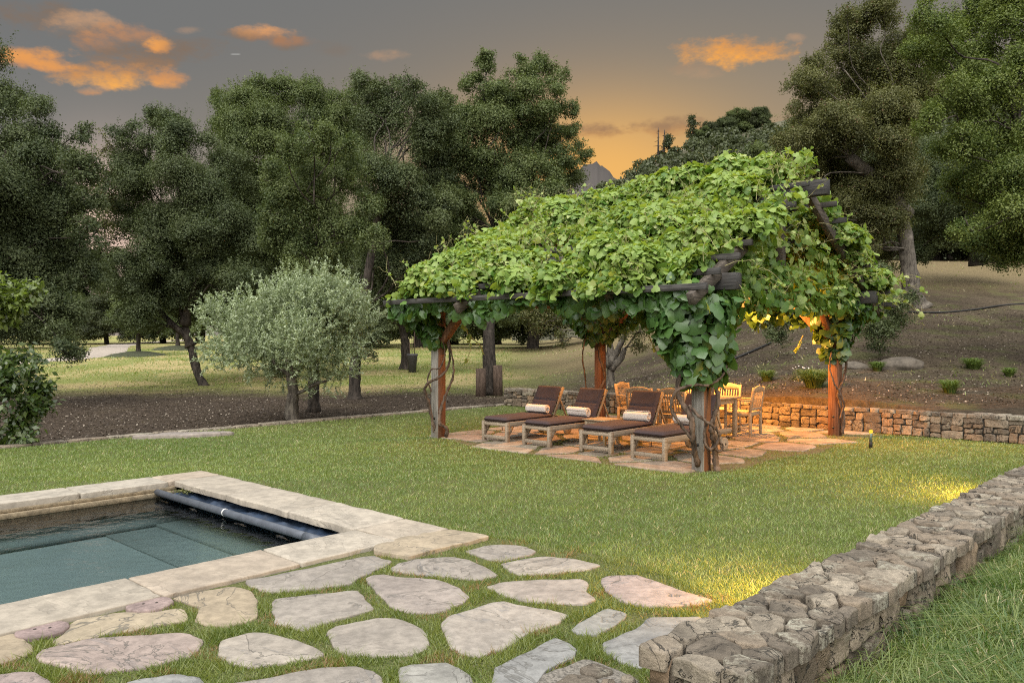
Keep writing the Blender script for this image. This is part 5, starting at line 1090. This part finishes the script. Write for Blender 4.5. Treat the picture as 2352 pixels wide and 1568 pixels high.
# right-hand oaks
RO = 'large oaks on the right-hand slope'
b0 = gp(2105, 0, 30); tree('oak_tree', 'huge spreading brownish oak behind the pergola gable, with a stout leaning trunk', RO, b0, [[(2112, 712, 30), (2098, 680, 30), (2088, 620, 30), (2078, 540, 30), (2055, 440, 30), (2040, 320, 30)], [(2070, 500, 30), (2020, 420, 29.5), (1950, 360, 29)]], .38,
     [(1960,85,60),(2030,45,55),(1910,120,45),(1875,200,62),(1980,190,90),(1830,275,52),(1900,310,88),(2010,320,98),(1798,335,30),(1850,395,75),(1950,430,88),(2060,440,80),(1900,500,70),(2000,530,78),(2090,130,70),(2100,250,90),(1960,600,55),(2030,610,40),(1870,145,28),(1945,40,28),(1830,460,50),(1790,400,34),(1870,570,50)], 30, M['oak_brown'], M['bark_pale'], .105, 2.1, 21, gapf=.4, gapt=-.4)
b0 = gp(2440, 0, 19); tree('oak_tree', 'bright green oak filling the right edge of the photo', RO, b0, [[(2440, 800, 19), (2430, 640, 19), (2400, 450, 19), (2340, 300, 19)]], .3,
     [(2150,55,62),(2140,140,62),(2200,130,70),(2190,235,75),(2250,60,70),(2330,60,90),(2260,180,80),(2330,200,90),(2280,320,90),(2205,350,62),(2360,330,110),(2250,450,80),(2340,470,110),(2185,440,40),(2300,545,72),(2370,580,80),(2230,530,40),(2140,290,40),(2440,200,120),(2480,420,140),(2300,605,36),(2420,20,90),(2280,-30,80)], 19.5, M['oak_green'], B, .085, 2.1, 22, 1.0)
b0 = gp(2240, 0, 36); tree('oak_tree', 'dark oak deeper in the shade between the two large right-hand oaks', RO, b0, [[(2245, 610, 36), (2240, 560, 36), (2225, 480, 36), (2200, 380, 36)]], .3,
     [(2150,480,80),(2120,540,52),(2200,530,62),(2260,520,70),(2120,400,80),(2200,430,80),(2290,590,50),(2100,590,34)], 36, M['oak'], B, .115, 2.0, 23)
b0 = gp(1750, 0, 44); tree('oak_tree', 'pale green tree top showing above the pergola ridge', None, b0, [[(1752, 640, 44), (1752, 520, 44), (1750, 420, 44)]], .2,
     [(1740,355,26),(1775,370,34),(1705,378,26),(1770,430,56),(1700,430,40),(1740,480,60),(1670,410,16)], 44, M['oak_light'], B, .14, 1.9, 24)
b0 = gp(2025, 0, 20.5); tree('evergreen_bush', 'dark bush on the slope just behind the right end of the pergola', None, b0, [], .1,
     [(2010,690,50),(2060,715,38),(1985,755,40),(2040,765,34),(2085,690,28),(2000,640,40),(1960,700,40),(2075,740,22),(2015,800,20)], 20.5, M['oak'], B, .085, 2.0, 25, .5, cat='bush')
b0 = gp(1790, 0, 22); tree('evergreen_bush', 'low dark bush on the bank seen under the pergola eave', None, b0, [], .1, [(1785,755,28),(1812,748,28),(1762,775,20),(1800,780,24),(1740,740,24)], 22, M['oak'], B, .085, 1.8, 26, .4, cat='bush')
# young broadleaf tree at the left edge
b0 = gp(-70, 0, 13.6); rg = np.random.default_rng(33); t_ = thing('young_tree', 'leafy young broadleaf tree leaning in at the left edge, with light green top shoots', 'tree', b0)
for nm, lobs, mat, bias in (('crown', [(30,690,46),(-20,680,60),(70,665,24),(20,725,24),(-50,735,50)], M['broad_leaf'], .70), ('crown', [(40,850,60),(-30,880,80),(75,920,44),(50,965,40),(95,880,24),(-20,830,40),(-70,820,60),(60,1000,22),(20,990,34),(100,930,18)], M['broad_leaf'], .22)):
    mb = MB()
    for (u, v, r) in lobs:
        c = Wd(u, v, 13.6 + rg.uniform(-.3, .3)) - b0; R = r * 13.6 / F; nc = int(38 * (R / .35) ** 2) + 4; d = rv(rg, nc); cc = c + d * R * rg.uniform(.3, 1.0, nc)[:, None]; per_ = 12; idx = np.repeat(np.arange(nc), per_); p = cc[idx] + rg.normal(0, .055, (nc * per_, 3)); n = len(p)
        mb.leaves(p, rg.normal(size=(n, 3)) * .8 + (0, -.4, .8), d[idx] * .4 + rg.normal(size=(n, 3)) * .5 + (0, 0, -.7), .115 * rg.uniform(.6, 1.3, n), LEAF * (.85, 1, 1), LEAFF, np.clip(bias + rg.normal(0, .15, n), 0, .9))
    mb.build(nm, mat, t_)
mb = MB(); mb.tube(curve([Wd(u, v, 13.6) - b0 for u, v in ((-70, 1040), (-60, 940), (-40, 820), (0, 720), (40, 670))], 4), np.linspace(.06, .015, 17), 7); [limb(mb, Wd(-45, 850, 13.6) - b0, Wd(u, v, 13.6) - b0, .02, .006, rg) for u, v in ((60, 830), (80, 920), (50, 990), (10, 900))]; mb.build('trunk', B, t_, smooth=True)

# ---------------------------------------------------------------- distant belt of trees: one tree of each build, copied
def generic(seed, mat, hgt=7.5):
    rg = np.random.default_rng(seed); t_ = thing('oak_tree', '', 'tree'); lobes = [(0, 0, hgt * .58, hgt * .33)]
    for k in range(7): a_ = rg.random() * 6.28; lobes.append((cos(a_) * hgt * .34, sin(a_) * hgt * .34, hgt * rg.uniform(.12, .3), hgt * rg.uniform(.13, .19)))
    for k in range(12): e = rv(rg, 1)[0]; lobes.append((e[0] * hgt * .34, e[1] * hgt * .34, hgt * .56 + e[2] * hgt * .28, hgt * rg.uniform(.13, .22)))
    mb = MB(); crown_mesh(mb, lobes, rg, .20, 2.2); mb.build('crown', mat, t_)
    mb = MB(); mb.tube(curve([(0, 0, -.3), (.1, .05, hgt * .2), (-.1, .1, hgt * .4), (.05, 0, hgt * .6)], 4), np.linspace(.28, .1, 13), 8); [limb(mb, (0, 0, hgt * .4), l[:3], .07, .02, rg) for l in lobes]; mb.build('trunk', B, t_, smooth=True); return t_
protos = [generic(1, M['far_leaf']), generic(2, M['oak']), generic(3, M['oak_light'])]; used = [False] * 3
rg = np.random.default_rng(60)
def place(k, u, d, hgt, label, group):
    o = protos[k] if not used[k] else copy_tree(protos[k]); used[k] = True; x, y, z = gp(u, 0, d); s = hgt / 7.5
    o.location = (x, y, z); o.scale = (s * rg.uniform(1.0, 1.35), s * rg.uniform(1.0, 1.3), s); o.rotation_euler = (0, 0, rg.uniform(0, 6.28)); tag(o, label, 'tree', group); return o
BELT = 'oaks of the distant belt beyond the meadow'
for k, u in enumerate(range(-330, 1330, 98)):
    if 150 < u < 260: hh, d = 5.5, 78
    else: hh, d = rg.uniform(8.5, 12.5), rg.uniform(56, 84)
    if 330 < u < 480: d = 88
    place(k % 3, u + rg.uniform(-20, 20), d, hh, 'far dark oak in the belt of trees closing the meadow behind the nearer oaks', BELT)
for k, (u, d, hh) in enumerate(((2150, 52, 9), (2182, 68, 7), (2215, 58, 9), (2290, 50, 9.5), (2370, 56, 10), (2440, 48, 9), (2075, 60, 8), (2000, 66, 8.5), (1930, 64, 7.5))):
    place((k + 1) % 3, u, d, hh, 'oak at the top of the dry slope, seen beneath the large right-hand oaks', 'oaks at the top of the dry slope')

# ---------------------------------------------------------------- far hills
def ridge_z(r):   # lowered by the height of the trees that stand on it
    return ridge_line(r) - .012
def ridge_line(r):   # ridge height angle (q) along direction p = x / y
    return np.interp(r, [-.1, .10, .135, .19, .235, .275, .32, .40, .6, .9, 1.3], [.03, .195, .214, .243, .262, .272, .285, .30, .32, .33, .30])
pr = np.linspace(.0, 1.3, 70); ty = np.r_[np.linspace(0, 1, 26), 1.1, 1.3]; V = []
HD0, HD1 = 95.0, 260.0
for r in pr:
    zt = H + ridge_z(r) * HD1; zb = terrain(np.array([r * HD0]), np.array([HD0]))[0] - 2
    for t_ in ty:
        y = HD0 + (HD1 - HD0) * min(t_, 1) + (HD1 * (t_ - 1) if t_ > 1 else 0); z = zb + (zt - zb) * (t_ ** 1.05 if t_ <= 1 else 1 - (t_ - 1) * 1.6); V.append((r * y, y, z))
V = np.array(V); V[:, 2] += 2.0 * sn(V[:, :2], .012, 44, 3) * np.clip((HD1 - V[:, 1]) / 60, 0, 1); nt_ = len(ty); i = np.arange(len(pr) - 1)[:, None] * nt_; j = np.arange(nt_ - 1)[None]
mb = MB(); mb.add(V, np.stack([i + j, i + nt_ + j, i + nt_ + j + 1, i + j + 1], -1).reshape(-1, 4)); tag(mb.build('hill', M['hill'], smooth=True), None, None, None, 'structure')
def hillpt(r, t): y = HD0 + (HD1 - HD0) * t; zb = terrain(np.array([r * HD0]), np.array([HD0]))[0] - 2; return np.array([r * y, y, zb + (H + ridge_z(r) * HD1 - zb) * t ** 1.05])
rg = np.random.default_rng(70); mb = MB(); lobes = []
for k in range(1600):
    r = rg.uniform(.10, .85); t = rg.random() ** .75 * .985
    if r > .29 and t > .9 and r < .36 and rg.random() < .85: continue
    p = hillpt(r, t); s = rg.uniform(1.2, 2.5); lobes += [(p[0], p[1], p[2] + s * .6, s), (p[0] + rg.normal(0, s * .6), p[1], p[2] + s * 1.1, s * .65)]
for l in lobes:
    nc = 60; d = rv(rg, nc); d[:, 2] = np.abs(d[:, 2]) - .3; cc = np.array(l[:3]) + d * l[3] * rg.uniform(.7, 1.05, nc)[:, None]; b_ = rg.normal(0, .1)
    mb.leaves(cc, d + rg.normal(0, .5, (nc, 3)), rg.normal(size=(nc, 3)), l[3] * .42 * rg.uniform(.6, 1.3, nc), LEAF * (1.4, 1, 1), LEAFF, np.clip(.4 + b_ + rg.normal(0, .17, nc), 0, .84))
tag(mb.build('hill_woodland', M['far_leaf']), 'dark scrubby woodland covering the hillside', None, None, 'stuff')
for k, (u, hh) in enumerate(((1640, 7), (1672, 8), (1700, 9), (1722, 7), (1745, 7.5), (1612, 6))):
    r = (u - CU) / F; p = hillpt(r, .985); o = copy_tree(protos[k % 3]); s = hh / 7.5; o.location = tuple(p - (0, 0, 1)); o.scale = (s * 1.2, s * 1.2, s); o.rotation_euler = (0, 0, k); tag(o, 'small oak on the skyline ridge of the wooded hill', 'tree', 'oaks along the skyline ridge')
def conifer(u, hh, lab, dead, t=.985, lean=0.0):
    r = (u - CU) / F; p = hillpt(r, t) - (0, 0, 1.5); t_ = thing('dead_tree' if dead else 'pine_tree', lab, 'tree', tuple(p)); rg = np.random.default_rng(int(u)); mb = MB(); mb.tube([(0, 0, 0), (lean * .5, 0, hh * .5), (lean, 0, hh)], [.42, .3, .1], 7); ends = []
    for k in range(16 if dead else 34):
        z = hh * rg.uniform(.3 if dead else .2, .97); a_ = rg.random() * 6.28; L = (1 - z / hh) * hh * .22 + (.6 if dead else 1.0); L *= rg.uniform(.5, 1.1); e = np.array([cos(a_) * L, sin(a_) * L, (-.1 if dead else .12) * L]); q0 = np.array([lean * z / hh, 0, z]); mb.tube([q0, q0 + e * .5, q0 + e], [.12, .09, .03], 5); ends.append((q0, e))
    mb.build('trunk', B, t_)
    if not dead:
        m2 = MB()
        for q0, e in ends:
            n = 60; c = q0 + e * rg.uniform(.35, 1.1, n)[:, None] + rg.normal(0, .38, (n, 3)); m2.leaves(c, rg.normal(size=(n, 3)) + (0, 0, .6), rg.normal(size=(n, 3)), .55, LEAF * (.8, 1, 1), LEAFF, np.clip(rg.normal(.35, .2, n), 0, .84))
        m2.build('crown', M['far_leaf'], t_)
conifer(1512, 12.5, 'bare dead tree on the ridge, left of a second bare one', True, .97); conifer(1524, 11, 'bare dead tree on the ridge beside a small pine', True, .97, .3)
conifer(1536, 8.5, 'small pine on the ridge right next to two bare dead trees', False, .97); conifer(1592, 11, 'tall open-crowned pine on the ridge, standing alone', False, .985)
conifer(1405, 7, 'thin bare dead tree at the foot of the ridge in front of the far mountain', True, .82)
# far mountain behind the gap
pm = np.linspace(-.16, .45, 260); MD = 900.0; q = np.interp(pm, [-.16, -.12, -.08, 0, .05, .08, .095, .105, .114, .122, .135, .155, .19, .25, .45], [0, .05, .09, .17, .195, .212, .220, .223, .221, .214, .200, .185, .165, .12, .05]) + .002 * np.sin(pm * 90) + .0012 * np.sin(pm * 431) + np.abs(sn(pm[:, None], 60, 3, 3)) * .0022
V = []
for r, z in zip(pm, q): V += [(r * (MD - 260), MD - 260, -5), (r * (MD - 120), MD - 120, H + z * MD * .55), (r * MD, MD, H + z * MD), (r * (MD + 300), MD + 300, -5)]
i = np.arange(len(pm) - 1)[:, None] * 4; j = np.arange(3)[None]; mb = MB(); mb.add(np.array(V), np.stack([i + j, i + 4 + j, i + 5 + j, i + j + 1], -1).reshape(-1, 4)); tag(mb.build('mountain', M['mountain'], smooth=True), None, None, None, 'structure')

# ---------------------------------------------------------------- gravel path on the meadow
pc_ = curve([(-75, 22, 0), (-52, 29, 0), (-36, 36, 0), (-27, 43, 0), (-27, 52, 0), (-33, 66, 0), (-42, 90, 0), (-48, 120, 0)], 10)
tn = np.gradient(pc_, axis=0); tn /= np.linalg.norm(tn, axis=1)[:, None]; sd = np.column_stack([-tn[:, 1], tn[:, 0]]); V = []
for k, s in enumerate(np.linspace(-1.3, 1.3, 7)): xy = pc_[:, :2] + sd * s; V.append(np.column_stack([xy, terrain(xy[:, 0], xy[:, 1]) + .035 - .03 * (abs(s) > 1.2)]))
n = len(pc_); i = np.arange(6)[:, None] * n; j = np.arange(n - 1)[None]; mb = MB(); mb.add(np.concatenate(V), np.stack([i + j, i + j + 1, i + n + j + 1, i + n + j], -1).reshape(-1, 4)); tag(mb.build('path', M['gravel'], smooth=True), None, None, None, 'structure')

# ---------------------------------------------------------------- ground litter and plants on the banks
rg = np.random.default_rng(101); mb = MB(); n = 60000; y = rg.uniform(15, 30, n); x = rg.uniform(-.72, .72, n) * y; a, b = toE(x, y); k = ((a > 16.35) | (b > 15.25)); x, y = x[k], y[k]; z = terrain(x, y) + .012; n = len(x)
mb.leaves(np.column_stack([x, y, z]), rg.normal(size=(n, 3)) * .35 + (0, 0, 1), rg.normal(size=(n, 3)), rg.uniform(.02, .055, n), LEAF * (1.1, 1, 1), LEAFF, rg.uniform(0, 1, n))
M['litter'] = leafmat('litter', (.03, .022, .016), (.14, .105, .076), .1, .03, (.34, .29, .23)); tag(mb.build('leaf_litter', M['litter']), 'fallen dry leaves and wood chips under the oaks', None, None, 'stuff')
mb = MB(); n = 90000; y = rg.uniform(16, 60, n); x = rg.uniform(-.7, .72, n) * y; a, b = toE(x, y); pt = np.column_stack([x, y]); k = ((a > 16.4) | (b > 15.3)) & (rg.random(n) < np.clip(.05 + .6 * sn(pt, .12, 9, 3) + .7 * ((x < 0) & (y > 30)), .0, 1) * np.where(x / y > .1, .5, 1)); dd = np.min(np.hypot(pt[:, None, 0] - pc_[None, ::2, 0], pt[:, None, 1] - pc_[None, ::2, 1]), axis=1); k &= dd > 1.4; k &= (y > 28 - 2 * rg.random(n)) | (x / y > .04); x, y = x[k], y[k]
h = np.clip(rg.normal(.07, .03, len(x)), .02, .2); blades(mb, x, y, terrain(x, y), h, .0011 * y * rg.uniform(.7, 1.6, len(x)), np.full(len(x), .6), np.where(rg.random(len(x)) < .3, .95, np.clip(rg.normal(.5, .2, len(x)), 0, .84)), rg)
tag(mb.build('meadow_grass', M['grass']), 'thin dry grass scattered over the slope and meadow', None, None, 'stuff')
def tuft(u, v, d, R, hh, lab, mat='tuft', n=420):
    rg = np.random.default_rng(int(u)); p = gp(u, v, d); mb = MB(); th = rg.random(n) * 6.28; r = R * .25 * np.sqrt(rg.random(n)); L = hh * rg.uniform(.6, 1.15, n); ln = rg.uniform(.1, .8, n) * R; dx, dy = np.cos(th), np.sin(th); wd = rg.uniform(.006, .012, n); V = []
    for f, fz, ws in ((0, 0, 1), (.3, .65, .8), (.75, .95, .5), (1.0, .85, 0)):
        c = np.column_stack([dx * (r + ln * f), dy * (r + ln * f), L * fz]); s_ = np.column_stack([-dy, dx, 0 * dx]) * wd[:, None] * ws; V += [c - s_, c + s_] if ws else [c]
    V = np.stack(V, 1).reshape(-1, 3); i = np.arange(n) * 7; mb.add(V, [np.stack([i, i + 1, i + 3, i + 2], 1), np.stack([i + 2, i + 3, i + 5, i + 4], 1), np.stack([i + 4, i + 5, i + 6], 1)], np.clip(rg.normal(.45, .22, n), 0, .84))
    o = mb.build('grass_clump', M[mat]); o.location = p; return tag(o, lab, 'ornamental grass', 'grass clumps on the bank behind the wall')
tuft(1870, 930, 17.3, .55, .42, 'largest arching grass clump on the bank, left of the right pergola post', n=700); tuft(1762, 900, 19.2, .34, .30, 'grass clump on the bank just above the table end chair')
tuft(2015, 892, 19.2, .28, .26, 'small grass clump beside the grey boulder'); tuft(2182, 945, 16.3, .32, .30, 'grass clump just behind the wall at the right'); tuft(2236, 885, 19.4, .42, .30, 'broad grass clump higher on the bank at the right')
tuft(2318, 910, 18.3, .24, .24, 'small sparse grass clump nearest the right edge of the photo')
p = gp(1838, 890, 18.6); rg = np.random.default_rng(5); t_ = thing('flowering_shrub', 'small grey shrub with white flower heads on the bank', 'shrub', p); mb = MB(); d = rv(rg, 500); d[:, 2] = np.abs(d[:, 2]); mb.leaves(d * (.26, .26, .34) * rg.uniform(.5, 1, (500, 1)), d, rg.normal(size=(500, 3)), .05, LEAF, LEAFF, rg.random(500) * .8); mb.build('foliage', M['far_leaf'], t_)
mb = MB(); q = np.column_stack([rg.uniform(-.2, .2, 12), rg.uniform(-.2, .1, 12), rg.uniform(.28, .38, 12)]); mb.leaves(q, rg.normal(size=(12, 3)) * .3 + (0, -.5, .8), rg.normal(size=(12, 3)), .032, LEAF * (1.5, 1, 1), LEAFF, .5); mb.build('flower_heads', M['flower'], t_)
def boulder(u, v, d, sx, sy, sz, lab, seed):
    import bmesh
    bm = bmesh.new(); bmesh.ops.create_icosphere(bm, subdivisions=4, radius=1); V = np.array([v_.co for v_ in bm.verts]); V *= (1 + .16 * sn(V, .5, seed, 3) + .05 * sn(V, 2, seed + 1, 2))[:, None]; V *= (sx, sy, sz)
    f = np.array([[v_.index for v_ in fc.verts] for fc in bm.faces]); bm.free(); mb = MB(); mb.add(V, f); o = mb.build('boulder', M['boulder'], smooth=True); p = gp(u, v, d); o.location = (p[0], p[1], p[2] + sz * .25); return tag(o, lab, 'boulder')
boulder(2065, 885, 19.6, .62, .4, .26, 'half-buried grey boulder on the bank right of the right pergola post', 3); boulder(1955, 880, 19.8, .4, .3, .16, 'low grey boulder on the bank just behind the right pergola post', 9)
# black irrigation hose across the slope
def hose(px, lab):
    pts = []
    for u, d in px: x = (u - CU) / F * d; pts.append((x, d, float(terrain(np.array([x]), np.array([d]))[0]) + .03))
    mb = MB(); mb.tube(curve(pts, 6), .035, 6); tag(mb.build('irrigation_hose', M['hose'], smooth=True), lab, 'hose', None)
hose([(2085, 28.5), (2160, 28.4), (2230, 29.0), (2300, 30.2), (2370, 31.0), (2440, 31.8)], 'black irrigation hose lying across the dry slope at the right')
hose([(1640, 23.6), (1690, 23.9), (1740, 24.6), (1770, 25.2)], 'short dark stretch of hose on the bank under the pergola eave')
# cut logs and a plant pot by the oak trunks
for (u, d, r, h, lab) in ((1104, 25.6, .17, .95, 'upright cut log leaning close to the left of the pale oak trunk'), (1143, 26.0, .16, 1.05, 'upright cut log close to the right of the pale oak trunk')):
    x, y, z = gp(u, 0, d); mb = MB(); mb.tube([(0, 0, -.1), (.01, 0, h * .5), (0, 0, h)], [r, r * .97, r * .95], 18, .5, .03); o = mb.build('cut_log', M['cutwood']); o.location = (x, y, z); tag(o, lab, 'log')
x, y, z = gp(947, 0, 36.5); t_ = thing('plant_pot', 'dark grey nursery pot with thin stakes beside an oak trunk', 'plant pot', (x, y, z)); mb = MB(); mb.tube([(0, 0, .05), (0, 0, .8), (0, 0, .82), (0, 0, .9), (0, 0, .905)], [.17, .235, .26, .26, .22], 20); mb.build('pot', M['pot'], t_)
for k in range(3): mb = MB(); mb.tube([(-.1 + .1 * k, 0, .6), (-.14 + .12 * k, 0, 1.6 + .15 * k)], .018, 6); mb.build('stake', M['cutwood'], t_)
